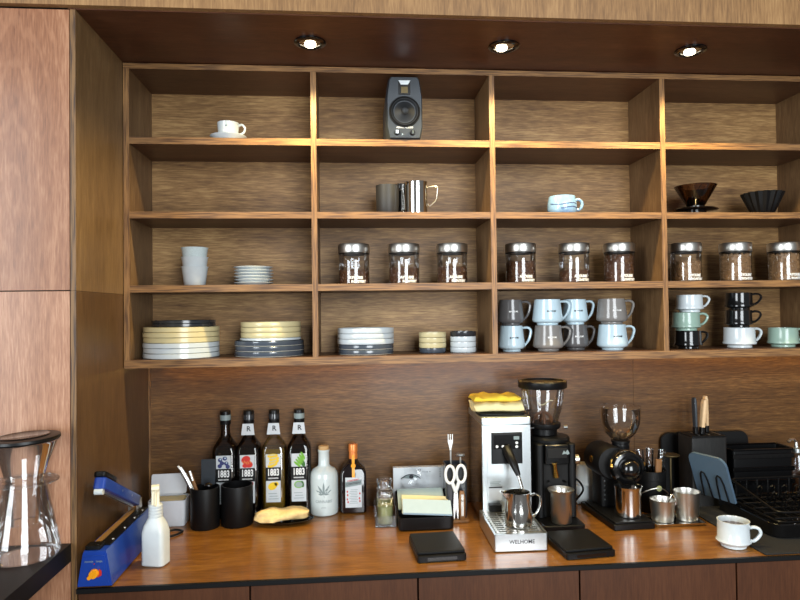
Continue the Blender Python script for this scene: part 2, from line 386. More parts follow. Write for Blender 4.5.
# worktop and cabinets
wt = thing('worktop', 'long orange-brown varnished wooden worktop with black front edge', 'counter', (0,0,0))
obj('top', MB().box(-0.0015, XE-0.001, YC+0.004, YB-0.0005, ZC-0.0115, ZC), M['worktop'], wt)
obj('front_edge', MB().box(-0.0015, XE-0.001, YC-0.004, YC+0.0038, ZC-0.0092, ZC+0.0004), M['matte'], wt)
seams = [-0.001, 0.360, 0.727, 1.096, 1.470, 1.840, 2.210]
where = ['below the blue heat sealer', 'below the black cups and white bottle', 'below the espresso machine', 'below the two coffee grinders', 'below the white coffee cup', 'past the dish rack at the right end']
for i in range(6):
    x0, x1 = seams[i]+0.001, seams[i+1]-0.001
    c = thing('cabinet', 'brown veneered base cabinet '+where[i], 'cabinet', ((x0+x1)/2, 0, FZ), 0, 'base cabinets under the worktop')
    w = (x1-x0)/2
    obj('carcass', MB().box(-w, w, YC+0.022, YB-0.002, 0, ZC-0.0125-FZ), M['door'], c)
    obj('door', MB().box(-w+0.0012, w-0.0012, YC+0.002, YC+0.0215, 0.08, ZC-0.0125-FZ), M['door'], c)
    obj('plinth', MB().box(-w, w, YC+0.0218, YC+0.04, 0.0, 0.078), M['matte'], c)

# black side counter in the left foreground
sc = thing('side_counter', 'black side counter joining the column in the left foreground', 'counter', (0,0,FZ))
TZ = -0.344
obj('top', MB().box(-0.62, -0.013, -1.15, YC-0.0005, TZ-FZ-0.038, TZ-FZ), M['matte'], sc)
obj('support_panel', MB().box(-0.60, -0.12, -1.12, -1.09, 0, TZ-FZ-0.0382), M['matte'], sc)
obj('support_panel', MB().box(-0.60, -0.12, YC-0.04, YC-0.012, 0, TZ-FZ-0.0382), M['matte'], sc)

# ------------------------------------------------------------------ crockery on the shelves
Z1, Z2, Z3, Z4 = 0.6040, 0.4080, 0.2155, TB
e_ = 0.0003
def saucer_prof(r, h): return [(0,0),(r*0.55,0),(r*0.60,h*0.25),(r*0.97,h*0.86),(r,h),(r*0.96,h*1.02),(r*0.58,h*0.45),(0,h*0.4)]
def handle(path, r, ry=None, n=8):
    # smooth a coarse polyline (Catmull-Rom)
    P = [Vector(p) for p in path]; out = []
    for i in range(len(P)-1):
        p0, p1, p2, p3 = P[max(i-1,0)], P[i], P[i+1], P[min(i+2,len(P)-1)]
        for k in range(4):
            t = k/4.0
            out.append(0.5*((2*p1)+(p2-p0)*t+(2*p0-5*p1+4*p2-p3)*t*t+(3*p1-p0-3*p2+p3)*t**3))
    out.append(P[-1]); return MB().tube([tuple(p) for p in out], r, n, ry=ry)

# espresso cup and saucer, top row
tag(obj('saucer', MB().lathe(saucer_prof(0.049, 0.017), 40), M['white'], None, (0.2587,0.056,Z1+e_)), 'white saucer under the small cup on the top shelf', 'saucer')
t = thing('espresso_cup', 'small white espresso cup with crest on a saucer, top shelf', 'cup', (0.2587,0.056,Z1+e_+0.0078), 0.1)
obj('body', MB().lathe(shell([(0.016,0),(0.021,0.004),(0.0265,0.016),(0.0285,0.034),(0.0292,0.046)], 0.0025), 40), M['white'], t)
obj('handle', handle([(0.0275,0,0.040),(0.036,0,0.044),(0.044,0,0.036),(0.042,0,0.024),(0.034,0,0.018),(0.0262,0,0.017)], 0.0032), M['white'], t)
cr = MB()
for a, l in ((90,0.0045),(20,0.005),(160,0.005),(200,0.004),(340,0.004)):
    cr.prism([(0.0,-0.0008),(math.cos(math.radians(a))*l,math.sin(math.radians(a))*l),(0.0008,0.0008)], 'y', -0.0292, -0.0286)
obj('crest', cr.xf(Matrix.Translation((-0.003,0.0,0.033))), M['etch'], t)

# monitor speaker, top row
t = thing('speaker', 'charcoal two-way studio monitor speaker on the top shelf', 'speaker', (0.737,0.0,Z1+e_))
w, hh = 0.049, 0.1715
outl = [(-w*0.86,0),(w*0.86,0),(w,0.030),(w,0.115),(w*0.86,hh-0.008),(w*0.74,hh),(-w*0.74,hh),(-w*0.86,hh-0.008),(-w,0.115),(-w,0.030)]
ins = [(x*0.93, 0.004+(z)*0.955) for x, z in outl]
b = MB(); b.rings([[(x,-0.004,z) for x,z in ins],[(x,0.004,z) for x,z in outl],[(x*1.02,0.045,z) for x,z in outl],[(x*0.98,0.17,z) for x,z in outl]])
obj('cabinet', b, M['char'], t)
def facing(b, x, y, z): return b.xf(Matrix.Translation((x,y,z)) @ Matrix.Rotation(PI/2, 4, 'X'))
obj('woofer', facing(MB().lathe([(0,-0.001),(0.010,0.0055),(0.0115,0.004),(0.030,-0.002),(0.035,0.0035),(0.0405,0.003),(0.0425,0.0),(0.0425,-0.004)], 40), 0,-0.0055,0.074), M['cone'], t)
obj('woofer_surround', facing(MB().lathe([(0.0345,0.001),(0.038,0.0045),(0.0415,0.001)], 40), 0,-0.006,0.074), M['black'], t)
tw = obj('tweeter', MB().box(-0.016,0.016,-0.0062,-0.004,0.120,0.156), M['gloss'], t)
obj('ribbon', MB().box(-0.009,0.009,-0.0075,-0.0062,0.124,0.141), M['bronze'], tw)
obj('horn_lip', MB().prism([(-0.016,0.158),(0.016,0.158),(0.010,0.147),(-0.010,0.147)], 'y', -0.0085, -0.0060), M['satin'], tw)
for x in (-0.021, 0.021):
    k = obj('knob', facing(MB().lathe([(0,0.010),(0.0062,0.0098),(0.0068,0.008),(0.0072,0.0),(0,0)], 24), x,-0.004,0.017), M['black'], t)
    obj('pointer', MB().box(x-0.0042 if x < 0 else x-0.0008, x+0.003 if x < 0 else x+0.0008, -0.0150,-0.0139,0.013,0.0215), M['satin'] if x < 0 else M['etch'], k)
obj('power_light', MB().box(-0.008,-0.005,-0.0052,-0.0038,0.0115,0.0145), M['mugblue'], t)
obj('lettering', text_mb('ADAM AUDIO', 0.0072, bold=0.0002).xf(Matrix.Translation((0,-0.0048,0.0315))), M['wprint'], t)

# second row: black tumbler, two steel mugs
tag(obj('tumbler', MB().lathe(shell([(0.029,0),(0.0305,0.002),(0.0325,0.055),(0.0325,0.0865)], 0.002), 40), M['tumbler'], None, (0.6936,0.085,Z2+e_)), 'matte black tumbler beside the steel mugs on the second shelf', 'cup')
t = thing('steel_mug', 'polished steel mug with a bent wire handle, second shelf', 'mug', (0.7745,0.075,Z2+e_))
obj('body', MB().lathe(shell([(0.029,0),(0.0312,0.002),(0.0312,0.092),(0.0322,0.0945)], 0.0015), 40), M['mirror'], t)
obj('handle', MB().tube([(0.031,-0.006,0.079),(0.036,-0.006,0.0815),(0.056,-0.006,0.083),(0.0605,-0.006,0.078),(0.058,-0.006,0.050),(0.053,-0.006,0.040),(0.037,-0.006,0.027),(0.034,-0.006,0.030),(0.0315,-0.006,0.033)], 0.0016, 8), M['steel'], t)
t = thing('steel_mug', 'dark steel mug half hidden between black tumbler and polished mug', 'mug', (0.7430,0.150,Z2+e_))
obj('body', MB().lathe(shell([(0.026,0),(0.028,0.002),(0.028,0.100),(0.029,0.102)], 0.0015), 40), M['mirror'], t)
obj('handle', MB().tube([(-0.010,-0.027,0.082),(-0.012,-0.040,0.082),(-0.006,-0.046,0.078),(0.000,-0.048,0.060),(0.001,-0.046,0.024),(-0.008,-0.036,0.018),(-0.012,-0.025,0.018)], 0.0016, 8), M['steel'], t)

# blue brushed cup, dripper, fluted bowl
t = thing('blue_cup', 'low pale blue brushed cup with ring handle, second shelf', 'cup', (1.1945,0.07,Z2+e_))
obj('body', MB().lathe(shell([(0.031,0),(0.036,0.004),(0.0412,0.016),(0.0408,0.034),(0.037,0.0545)], 0.003), 40), M['bluepat'], t)
obj('handle', handle([(0.038,0,0.044),(0.048,0,0.047),(0.058,0,0.040),(0.058,0,0.027),(0.049,0,0.017),(0.0400,0,0.018)], 0.0042), M['bluepat'], t)
st = MB()
for z, a0, a1 in ((0.030,-1.2,0.9),(0.019,-0.4,1.3)):
    pts = []
    for i in range(13):
        a = a0+(a1-a0)*i/12; rr = 0.0413 if z < 0.025 else 0.0411
        pts.append((rr*math.sin(a), -rr*math.cos(a), z+0.0025*math.sin(3*a)))
    st.tube(pts, 0.0011, 6)
obj('brush_line', st, M['label_b'], t)
t = thing('coffee_dripper', 'smoky brown conical pour-over dripper with flat base flange', 'dripper', (1.598,0.075,Z2+e_))
obj('cone', MB().lathe([(0.0235,0.028),(0.0575,0.0865),(0.0585,0.0875),(0.0560,0.0868),(0.0215,0.028)], 48), M['smoke'], t)
rb = MB()
for k in range(10):
    a = 2*PI*k/10; pts = [((0.021+0.033*i/6)*math.cos(a+i*0.12), (0.021+0.033*i/6)*math.sin(a+i*0.12), 0.029+0.054*i/6) for i in range(7)]
    rb.tube(pts, 0.0011, 5)
obj('rib', rb, M['smoke'], t)
obj('outlet_ring', MB().lathe([(0.020,0.021),(0.0245,0.021),(0.0245,0.028),(0.020,0.028),(0.020,0.021)], 32), M['gloss'], t)
obj('flange', MB().lathe([(0.0,0.0),(0.026,0.0),(0.024,0.014),(0.050,0.017),(0.053,0.019),(0.050,0.0215),(0.020,0.021),(0.0,0.021)], 40, sx=1.22), M['gloss'], t)
t = MB(); n = 64; rings = []
for r, z in ((0.024,0.0),(0.028,0.004),(0.043,0.036),(0.057,0.068),(0.0555,0.0685),(0.040,0.036),(0.024,0.006)):
    rings.append([((r+(0.0028*math.cos(16*2*PI*i/n) if z > 0.001 else 0)*r/0.06)*math.cos(2*PI*i/n), (r+(0.0028*math.cos(16*2*PI*i/n) if z > 0.001 else 0)*r/0.06)*math.sin(2*PI*i/n), z) for i in range(n)])
tag(obj('fluted_dripper', t.rings(rings), M['matte'], None, (1.807,0.078,Z2+e_)), 'matte black fluted ceramic dripper on the second shelf', 'dripper')

# third row: stacked cups, small plates, coffee jars
cup_lab = ['plain white tapered cup at the bottom of the nested cup stack', 'white tapered cup in the middle of the nested cup stack', 'flecked white tapered cup on top of the nested cup stack']
prof = shell([(0.0262,0),(0.0285,0.003),(0.0350,0.050),(0.0370,0.0535)], 0.0022)
for k in range(3):
    tag(obj('tapered_cup', MB().lathe(prof, 40), M['fleck'] if k == 2 else M['white'], None, (0.1593,0.09,Z3+e_+k*0.0262)), cup_lab[k], 'cup', 'nested white cups on the third shelf')
ordn = ['bottom', 'second from the bottom', 'third from the bottom', 'fourth from the bottom', 'fifth from the bottom', 'top']
pp = MB().lathe([(0,0),(0.036,0),(0.038,0.002),(0.0525,0.0068),(0.054,0.0078),(0.0535,0.0088),(0.040,0.0042),(0,0.0036)], 40).mesh('small_plate', [M['white']])
for k in range(6):
    tag(obj('small_plate', pp, None, None, (0.3194+0.001*math.sin(k*2.3),0.09,Z3+e_+k*0.0086)), 'small white side plate on the third shelf, '+ordn[k]+' of its stack', 'plate', 'small white side plates')

def bean_stuff(R, z0, z1, n, seed):
    rnd = random.Random(seed); b = MB()
    b.lathe([(0,z0),(R-0.004,z0),(R-0.004,z1-0.004),(0,z1-0.004)], 20)
    for i in range(n):
        if i < n*0.78: a = rnd.uniform(PI*0.75, PI*2.25); r = R-0.0034; z = rnd.uniform(z0+0.003, z1-0.003)
        else: a = rnd.uniform(0, 2*PI); r = (R-0.005)*math.sqrt(rnd.random()); z = z1-rnd.uniform(0.001,0.004)
        q = Matrix.Rotation(rnd.uniform(0,PI), 3, 'Z') @ Matrix.Rotation(rnd.uniform(0,PI), 3, 'X')
        b.ball((r*math.cos(a), r*math.sin(a), z), 0.0031, 0.0026, 0.0046, 6, 4, rot=q)
    return b
jar_pos = [(0.5975,0.46),(0.7381,0.52),(0.8749,0.55),(1.0732,0.72),(1.2306,0.40),(1.3648,0.93),(1.5669,0.70),(1.7200,0.95),(1.8712,0.96)]
jar_where = ['first of three below the polished steel mug', 'middle of three below the polished steel mug', 'last of three below the polished steel mug',
             'first of three below the blue cup', 'middle and least filled below the blue cup', 'last and fullest below the blue cup',
             'first of three in the right bay', 'middle of three in the right bay', 'last at the far right']
jl1 = text_mb('AYOUME', 0.0105, R=0.0432, width=0.040, bold=0.0005).xf(Matrix.Rotation(0.12,4,'Z') @ Matrix.Translation((0,0,0.0175)))
jl2 = text_mb('ROASTERY', 0.0095, R=0.0432, width=0.044, bold=0.0005).xf(Matrix.Rotation(0.30,4,'Z') @ Matrix.Translation((0,0,0.0070)))
jl = MB(); jl.add(jl1.v, jl1.f); jl.add(jl2.v, jl2.f); jl = jl.mesh('lettering', [M['wprint']])
jg = MB().lathe([(0,0),(0.040,0),(0.0428,0.003),(0.0428,0.085),(0.0405,0.091)], 40).mesh('glass_body', [M['glass']])
jlid = MB().lathe([(0.0415,0.0875),(0.0436,0.0875),(0.0445,0.0895),(0.0445,0.1095),(0.043,0.1125),(0.0405,0.1132),(0,0.1132)], 48).mesh('lid', [M['steel']])
jring = MB().lathe([(0.0415,0.0845),(0.0434,0.0845),(0.0434,0.0874),(0.0415,0.0874)], 40).mesh('seal_ring', [M['black']])
for i, (x, fl) in enumerate(jar_pos):
    t = thing('coffee_jar', 'glass coffee bean jar with steel lid, '+jar_where[i], 'jar', (x, 0.08, Z3+e_), 0, 'coffee bean jars on the third shelf')
    obj('glass_body', jg, None, t); obj('lid', jlid, None, t); obj('seal_ring', jring, None, t); obj('lettering', jl, None, t)
    z1 = 0.004+0.080*fl
    o = obj('beans', bean_stuff(0.0418, 0.003, z1, int(150+330*fl), 30+i), M['bean2'] if i >= 6 else M['bean'], t); o['kind'] = 'stuff'

# bottom row: plate stacks
def plate(name, r, h, mat, loc, label, group, rimmat=None):
    b = MB().lathe([(0,0.0006),(r*0.95,0),(r*0.988,0.0008),(r,h*0.16),(r,h*0.95),(r*0.994,h),(r*0.975,h*0.96),(r*0.955,h*0.45),(0,h*0.40)], 56)
    mats = [mat]
    if rimmat:
        mats = [mat, rimmat]; n = 56
        for fi, f in enumerate(b.f):
            if n <= fi < 3*n: b.m[fi] = 1
    return tag(obj(name, b, mats, None, loc), label, 'plate', group)
g = 'straight-sided plates on the bottom shelf'
oo = ['bottom', 'second', 'third', 'fourth', 'fifth', 'sixth']
for k in range(6):
    c = 'white' if k < 3 else 'cream'
    plate('dinner_plate', 0.1005-0.0008*(k % 2), 0.0138, M[c], (0.1225+0.0008*math.sin(3*k),0.093,Z4+e_+k*0.0139),
          f'large {c} straight-sided plate, {oo[k]} in the tall leftmost stack', g)
for k in range(2):
    plate('dark_plate', 0.0850, 0.0088, M['dark_gl'], (0.1265,0.103,Z4+e_+6*0.0139+k*0.0090), ('upper' if k else 'lower')+' of two dark plates topping the tall leftmost stack', g, M['slate'])
for k in range(3):
    plate('slate_plate', 0.0950, 0.0142, M['slate'], (0.3600+0.001*math.sin(2*k),0.1,Z4+e_+k*0.0144), f'slate blue plate with pale foot, {oo[k]} under the cream plates', g, M['palerim'])
plate('saucer_plate', 0.0840, 0.0070, M['white'], (0.3635,0.1,Z4+e_+0.0434), 'thin white plate between the slate and cream plates', g)
for k in range(3):
    plate('cream_plate', 0.0825, 0.0142, M['cream'], (0.3645,0.1,Z4+e_+0.0506+k*0.0144), f'cream straight-sided plate, {["lowest","middle","topmost"][k]} of three above slate plates', g)
for k in range(2):
    plate('slate_plate', 0.0785, 0.0140, M['slate'], (0.6288,0.1,Z4+e_+k*0.0142), f'slate plate with pale foot, {["bottom","second"][k]} of the stack below the first coffee jars', g, M['palerim'])
for k in range(3):
    plate('white_plate', 0.0800, 0.0146, M['white'], (0.6288,0.1,Z4+e_+0.0286+k*0.0148), f'white plate, {["lowest","middle","topmost"][k]} of three above two slate plates', g)
def bowl(mat, r, h, loc, label, group, rim=None):
    b = MB().lathe([(0,0),(r*0.90,0),(r*0.97,0.001),(r,h*0.2),(r,h),(r*0.95,h),(r*0.93,h*0.5),(0,h*0.35)], 40)
    return tag(obj('small_bowl', b, mat, None, loc), label, 'bowl', group)
g = 'small stacked bowls on the bottom shelf'
bowl(M['slate'], 0.0375, 0.0140, (0.8176,0.09,Z4+e_), 'slate blue small bowl under three cream bowls', g)
for k in range(3): bowl(M['cream'], 0.0384, 0.0144, (0.8176,0.09,Z4+e_+0.0142+k*0.0147), f'cream small bowl, {["lowest","middle","topmost"][k]} of three above a slate bowl', g)
for k in range(3): bowl(M['white'], 0.0370, 0.0150, (0.9052,0.09,Z4+e_+k*0.0152), f'white small bowl, {["lowest","middle","topmost"][k]} of three under a black bowl', g)
bowl(M['dark_gl'], 0.0372, 0.0140, (0.9052,0.09,Z4+e_+0.0458), 'glossy black small bowl topping three white bowls', g)

# logo mugs
mug_prof = [(0.0290,0),(0.0300,0.0015),(0.0300,0.0062),(0.0405,0.0100),(0.0435,0.0145),(0.0430,0.022),(0.0395,0.050),(0.0372,0.0700),(0.0366,0.0735)]
def logo_mug(x, y, z, kr, mat, dark, label):
    t = thing('logo_mug', label, 'mug', (x, y, z), 0, 'stacked logo mugs')
    b = MB().lathe(shell([(r*kr, zz) for r, zz in mug_prof], 0.003), 44); obj('body', b, mat, t)
    hd = handle([(0.0375*kr,0,0.066),(0.0400*kr,0,0.067),(0.0550*kr,0,0.0672),(0.0645*kr,0,0.0600),(0.0635*kr,0,0.047),(0.0560*kr,0,0.030),(0.0440*kr,0,0.0175),(0.0418*kr,0,0.0165)], 0.0038, ry=0.0052)
    obj('handle', hd, mat, t)
    tx = text_mb('AYOUME', 0.0062, R=0.0412*kr, width=0.020, bold=0.0001)
    tl = MB(); tl.add(tx.v, tx.f)
    sq = MB().box(-0.0021,0.0021,-0.0415*kr,-0.0405*kr,-0.0022,0.0022).xf(Matrix.Rotation(-0.33/kr,4,'Z')); tl.add(sq.v, sq.f)
    tl.xf(Matrix.Translation((0,0,0.040)) @ Matrix.Rotation(0.06,4,'Z'))
    obj('lettering', tl, M['wprint'] if dark else M['ink'], t)
up = 0.0662
rows = [(1.0447,0.085,0.87,'mugdark','mugblue','first'),(1.1500,0.078,0.99,'mugblue','muggrey','second'),(1.2430,0.112,0.87,'mugblue','mugdark','third'),(1.3400,0.078,1.0,'muggrey','mugblue','last')]
cn = {'mugblue':'pale blue','muggrey':'warm grey','mugdark':'dark grey'}
for x, y, kr, a, bb, o_ in rows:
    logo_mug(x, y, Z4+e_, kr, M[bb], bb != 'mugblue', f'{cn[bb]} logo mug, lower one in the {o_} pair of stacked mugs')
    logo_mug(x-0.001, y, Z4+e_+0.0737-0.0003+0.0004, kr, M[a], a != 'mugblue', f'{cn[a]} logo mug, upper one in the {o_} pair of stacked mugs')

# right bay cups
cup_prof = [(0.0290,0),(0.0300,0.0012),(0.0290,0.0060),(0.0400,0.0105),(0.0405,0.0130),(0.0380,0.018),(0.0370,0.050),(0.0375,0.0530)]
def stack_cup(x, z, k, mat, label, rz=0.0, y=0.08, coffee=False, group='stacked cups in the right bay'):
    t = thing('coffee_cup', label, 'cup', (x, y, z), rz, group)
    obj('body', MB().lathe(shell([(r*k, zz*k) for r, zz in cup_prof], 0.0028), 44), mat, t)
    obj('handle', handle([(0.0365*k,0,0.047*k),(0.046*k,0,0.049*k),(0.056*k,0,0.046*k),(0.060*k,0,0.038*k),(0.054*k,0,0.026*k),(0.0445*k,0,0.018*k),(0.0368*k,0,0.017*k)], 0.0036*k, ry=0.0048*k), mat, t)
    return t
stack_cup(1.5690, Z4+e_, 0.98, M['blk_gl'], 'black glossy cup at the bottom under the mint cup')
stack_cup(1.5640, Z4+e_+0.0523, 1.0, M['mint'], 'mint green cup between a white cup and a black cup', -0.2)
stack_cup(1.5758, Z4+e_+0.1057, 0.95, M['white'], 'white cup topping the stack with the mint cup', -0.1)
stack_cup(1.7270, Z4+e_, 1.12, M['white'], 'white cup at the bottom under two black cups')
stack_cup(1.7260, Z4+e_+0.0597, 0.95, M['blk_gl'], 'glossy black cup between a black cup and a white cup', -0.5)
stack_cup(1.7281, Z4+e_+0.1104, 0.95, M['blk_gl'], 'glossy black cup topping the black and white stack', -0.5)
stack_cup(1.8630, Z4+e_, 1.06, M['mint'], 'single mint green cup standing alone at the right of the bottom shelf')


# ------------------------------------------------------------------ things on the worktop
ZT = ZC+0.0005
def Rot(a, ax): return Matrix.Rotation(a, 4, ax)
def Tr(x, y, z): return Matrix.Translation((x, y, z))
def join(*bs):
    o = MB()
    for b in bs: o.add(b.v, b.f)
    return o

# heat sealer
t = thing('heat_sealer', 'blue bench heat sealer with raised arm at the left end', 'heat sealer', (0.0345,-0.2875,ZT))
b = MB(); L_ = 0.30
def trap(y, k=0.97, h=0.078): return [(-0.0365*k,y,0.003),(0.0365*k,y,0.003),(0.0355*k,y,0.012),(0.0255*k,y,h-0.004),(0.0235*k,y,h),(-0.0235*k,y,h),(-0.0255*k,y,h-0.004),(-0.0355*k,y,0.012)]
b.rings([trap(0.0,0.97,0.076), trap(0.004), trap(L_-0.004), trap(L_,0.97,0.076)]); obj('housing', b, M['blue'], t)
fp = obj('front_plate', MB().prism([(-0.029,0.010),(0.029,0.010),(0.0205,0.068),(-0.0205,0.068)], 'y', -0.0022, 0.0005), M['blue'], t)
k = obj('dial', facing(MB().lathe([(0,0.0095),(0.0085,0.009),(0.0100,0.0),(0,0)], 24), 0.000,-0.0022,0.031), M['orange'], t)
obj('pointer', MB().rbox(0,0,-0.0050,0.0,0.008,0.026,0.0038,0.0006).xf(Tr(-0.002,-0.0120,0.031) @ Rot(PI/2,'X') @ Rot(-0.75,'Z')), M['orange'], k)
obj('dial_scale', MB().prism([(0.006,0.022),(0.015,0.026),(0.015,0.036),(0.010,0.040)], 'y', -0.0028, -0.0020), M['red'], fp)
obj('lettering', join(text_mb('POWER', 0.0052).xf(Tr(-0.011,-0.0025,0.0555)), text_mb('TIMER', 0.0052).xf(Tr(0.010,-0.0025,0.0555))), M['etch'], fp)
obj('lamp', MB().box(-0.001,0.001,-0.0032,-0.002,0.050,0.052), M['red'], fp)
obj('heat_strip', MB().box(-0.0150,-0.004,0.035,L_-0.004,0.078,0.0835), M['tape'], t)
obj('clamp_plate', MB().box(-0.002,0.0215,0.030,L_-0.006,0.0779,0.0815), M['matte'], t)
obj('end_block', MB().rbox(-0.006,0.018,0.0779,0.0868,0.032,0.030,0.004,0.001), M['matte'], t)
for y in (0.06,0.135,0.205,0.265):
    obj('screw', MB().lathe([(0,0.0),(0.0034,0.0),(0.0030,0.0018),(0,0.0024)], 14, (0.0165,y,0.0815)), M['steel'], t)
arm = obj('arm', MB().rbox(0,0,-0.0125,0.0125,0.026,0.262,0.006,0.0015).xf(Tr(-0.004,0.156,0.158) @ Rot(-0.43,'X')), M['blue'], t)
obj('handle', MB().rbox(0,-0.098,0.0126,0.0245,0.028,0.078,0.008,0.002).xf(Tr(-0.004,0.156,0.158) @ Rot(-0.43,'X')), M['black'], arm)
obj('press_bar', MB().box(-0.004,0.004,-0.118,0.105,-0.0185,-0.0126).xf(Tr(-0.004,0.156,0.158) @ Rot(-0.43,'X')), M['satin'], arm)
obj('roller', MB().lathe([(0,-0.009),(0.007,-0.009),(0.007,0.009),(0,0.009)], 18).xf(Tr(-0.004,0.156,0.158) @ Rot(-0.43,'X') @ Tr(0,-0.124,-0.0175) @ Rot(PI/2,'Y')), M['plastic_w'], arm)
for y in (-0.012, 0.060):
    obj('rivet', MB().lathe([(0,0.0135),(0.0028,0.0130),(0.0028,0.012)], 12).xf(Tr(-0.004,0.156,0.158) @ Rot(-0.43,'X') @ Tr(0,y,0.002) @ Rot(PI/2,'Y')), M['steel'], arm)
obj('hinge', MB().box(-0.019,-0.013,L_-0.035,L_-0.008,0.07,0.108).add([(p[0]+0.020,p[1],p[2]) for p in MB().box(-0.019,-0.013,L_-0.035,L_-0.008,0.07,0.108).v], [(0,3,2,1),(4,5,6,7),(0,1,5,4),(1,2,6,5),(2,3,7,6),(3,0,4,7)]), M['steel'], t)
for x in (-0.026,0.026):
    for y in (0.03,0.27): obj('foot', MB().lathe([(0,0),(0.006,0),(0.006,0.0032),(0,0.0032)], 12, (x,y,0)), M['matte'], t)
obj('cable', handle([(0.034,0.275,0.012),(0.060,0.285,0.004),(0.085,0.300,0.003),(0.100,0.330,0.003),(0.075,0.345,0.003),(0.055,0.325,0.003)], 0.0028), M['matte'], t)

# spray bottle
t = thing('spray_bottle', 'white plastic spray bottle standing beside the blue sealer', 'bottle', (0.127,-0.170,ZT), -0.25)
def rr(z, w, d, r, seg=5):
    out = []
    for qx, qy, a0 in ((1,1,0),(-1,1,PI/2),(-1,-1,PI),(1,-1,1.5*PI)):
        for i in range(seg+1):
            a = a0+PI/2*i/seg; out.append((qx*(w/2-r)+r*math.cos(a), qy*(d/2-r)+r*math.sin(a), z))
    return out
obj('body', MB().rings([rr(0,0.050,0.036,0.010), rr(0.003,0.056,0.042,0.011), rr(0.075,0.056,0.042,0.011), rr(0.090,0.050,0.038,0.012), rr(0.105,0.036,0.030,0.0125), rr(0.110,0.030,0.028,0.0135)]), M['plastic_w'], t)
obj('collar', MB().lathe([(0.0135,0.1095)]+[p for i in range(4) for p in ((0.0158,0.111+i*0.007),(0.0158,0.1155+i*0.007),(0.0150,0.1165+i*0.007))]+[(0.0125,0.140),(0,0.140)], 28), M['plastic_w'], t)
hp = [(0.010,0.138),(0.012,0.155),(0.010,0.172),(0.003,0.183),(-0.010,0.186),(-0.016,0.183),(-0.017,0.176),(-0.010,0.174),(-0.006,0.168),(-0.008,0.150),(-0.010,0.138)]
obj('spray_head', MB().prism(hp, 'x', -0.0085, 0.0085).xf(Rot(0.5,'Z')), M['plastic_y'], t)
obj('trigger', handle([(-0.006,0,0.170),(-0.014,0,0.160),(-0.017,0,0.148),(-0.022,0,0.140)], 0.0028).xf(Rot(2.07,'Z')), M['plastic_y'], t)

# white tub with raised lid
t = thing('plastic_tub', 'white plastic tub with raised lid behind the spray bottle', 'container', (0.078,0.125,ZT), 0.03)
def hollow(w, d, h, r, wall=0.0022, flare=1.0):
    return MB().rings([rr(0,w*0.94,d*0.94,r), rr(0.0015,w*0.96,d*0.96,r), rr(h*0.25,w*0.97,d*0.97,r), rr(h*0.27,w*0.985,d*0.985,r), rr(h,w*flare,d*flare,r), rr(h,w*flare-2*wall,d*flare-2*wall,max(r-wall,0.001)), rr(0.004,w*0.94-2*wall,d*0.94-2*wall,max(r-wall,0.001))])
obj('tub', hollow(0.100,0.070,0.070,0.008), M['boxgrey'], t)
obj('lid', MB().rbox(0,0,0,0.004,0.098,0.055,0.006,0.001).xf(Tr(-0.008,0.036,0.100) @ Rot(1.42,'X')), M['boxgrey'], t)
obj('hinge', MB().box(-0.04,0.03,0.0345,0.0375,0.066,0.076), M['boxgrey'], t)
t2 = MB().rings([rr(0,0.085,0.055,0.004), rr(0.010,0.083,0.053,0.004), rr(0.013,0.06,0.03,0.004)])
tag(obj('napkin_pile', t2, M['pap_y'], None, (0.078,0.125,ZT+0.058), (0,0,0.03)), 'cream folded paper showing at the rim of the white tub', 'paper')
tag(obj('clear_sheet', MB().box(-0.0015,0.0015,-0.03,0.03,0,0.075), M['acryl'], None, (0.1375,0.150,ZT)), 'clear acrylic sheet standing between white tub and black cup', 'sheet')

# two black cups with utensils
def black_cup(x, y, r, label):
    return tag(obj('black_cup', MB().lathe(shell([(r*0.97,0),(r,0.002),(r,0.107),(r*0.99,0.1085)], 0.003), 48), M['matte'], None, (x,y,ZT)), label, 'cup', 'matte black utensil cups')
black_cup(0.185, 0.082, 0.0385, 'matte black cup holding tongs and utensils')
black_cup(0.2685, 0.096, 0.0430, 'empty matte black cup in front of the strawberry syrup bottle')
t = thing('tongs', 'steel tongs leaning out of the black cup', 'tongs', (0.185,0.080,ZT+0.004))
for s in (-1, 1):
    obj('arm', MB().tube([(0.010,0.007*s,0.0),(-0.020,0.007*s,0.070),(-0.050,0.006*s,0.130),(-0.066,0.004*s,0.158)], 0.0042, 8, ry=0.0018), M['steel'], t)
obj('spring_end', MB().tube([(-0.064,-0.005,0.154),(-0.071,-0.003,0.163),(-0.071,0.003,0.163),(-0.064,0.005,0.154)], 0.0028, 8), M['steel'], t)
t = thing('wooden_spoon', 'amber wooden-handled spoon in the black cup beside the tongs', 'spoon', (0.190,0.070,ZT+0.004))
obj('handle', MB().tube([(0.004,0,0.0),(-0.020,0,0.080),(-0.040,0,0.145)], 0.0045, 8, ry=0.003), M['brown'], t)
obj('ferrule', MB().tube([(-0.034,-0.004,0.126),(-0.042,-0.004,0.152)], 0.0036, 8), M['steel'], t)
t = thing('spatula', 'grey flat spatula blade rising from the black cup', 'spatula', (0.190,0.105,ZT+0.004))
obj('blade', MB().rbox(0,0,-0.0015,0.0015,0.038,0.070,0.003,0.0004).xf(Tr(-0.002,0.004,0.138) @ Rot(PI/2,'X')), M['char'], t)
obj('handle', MB().tube([(0,0.004,0.0),(-0.002,0.004,0.104)], 0.005, 8, ry=0.002), M['char'], t)
t = thing('tamper', 'small black round-headed tamper resting inside the black cup', 'tamper', (0.196,0.066,ZT+0.004))
obj('head', MB().ball((0.002,0,0.112), 0.011, 0.011, 0.008, 16, 10), M['gloss'], t)
obj('stem', MB().tube([(0,0,0),(0.002,0,0.108)], 0.005, 10), M['gloss'], t)

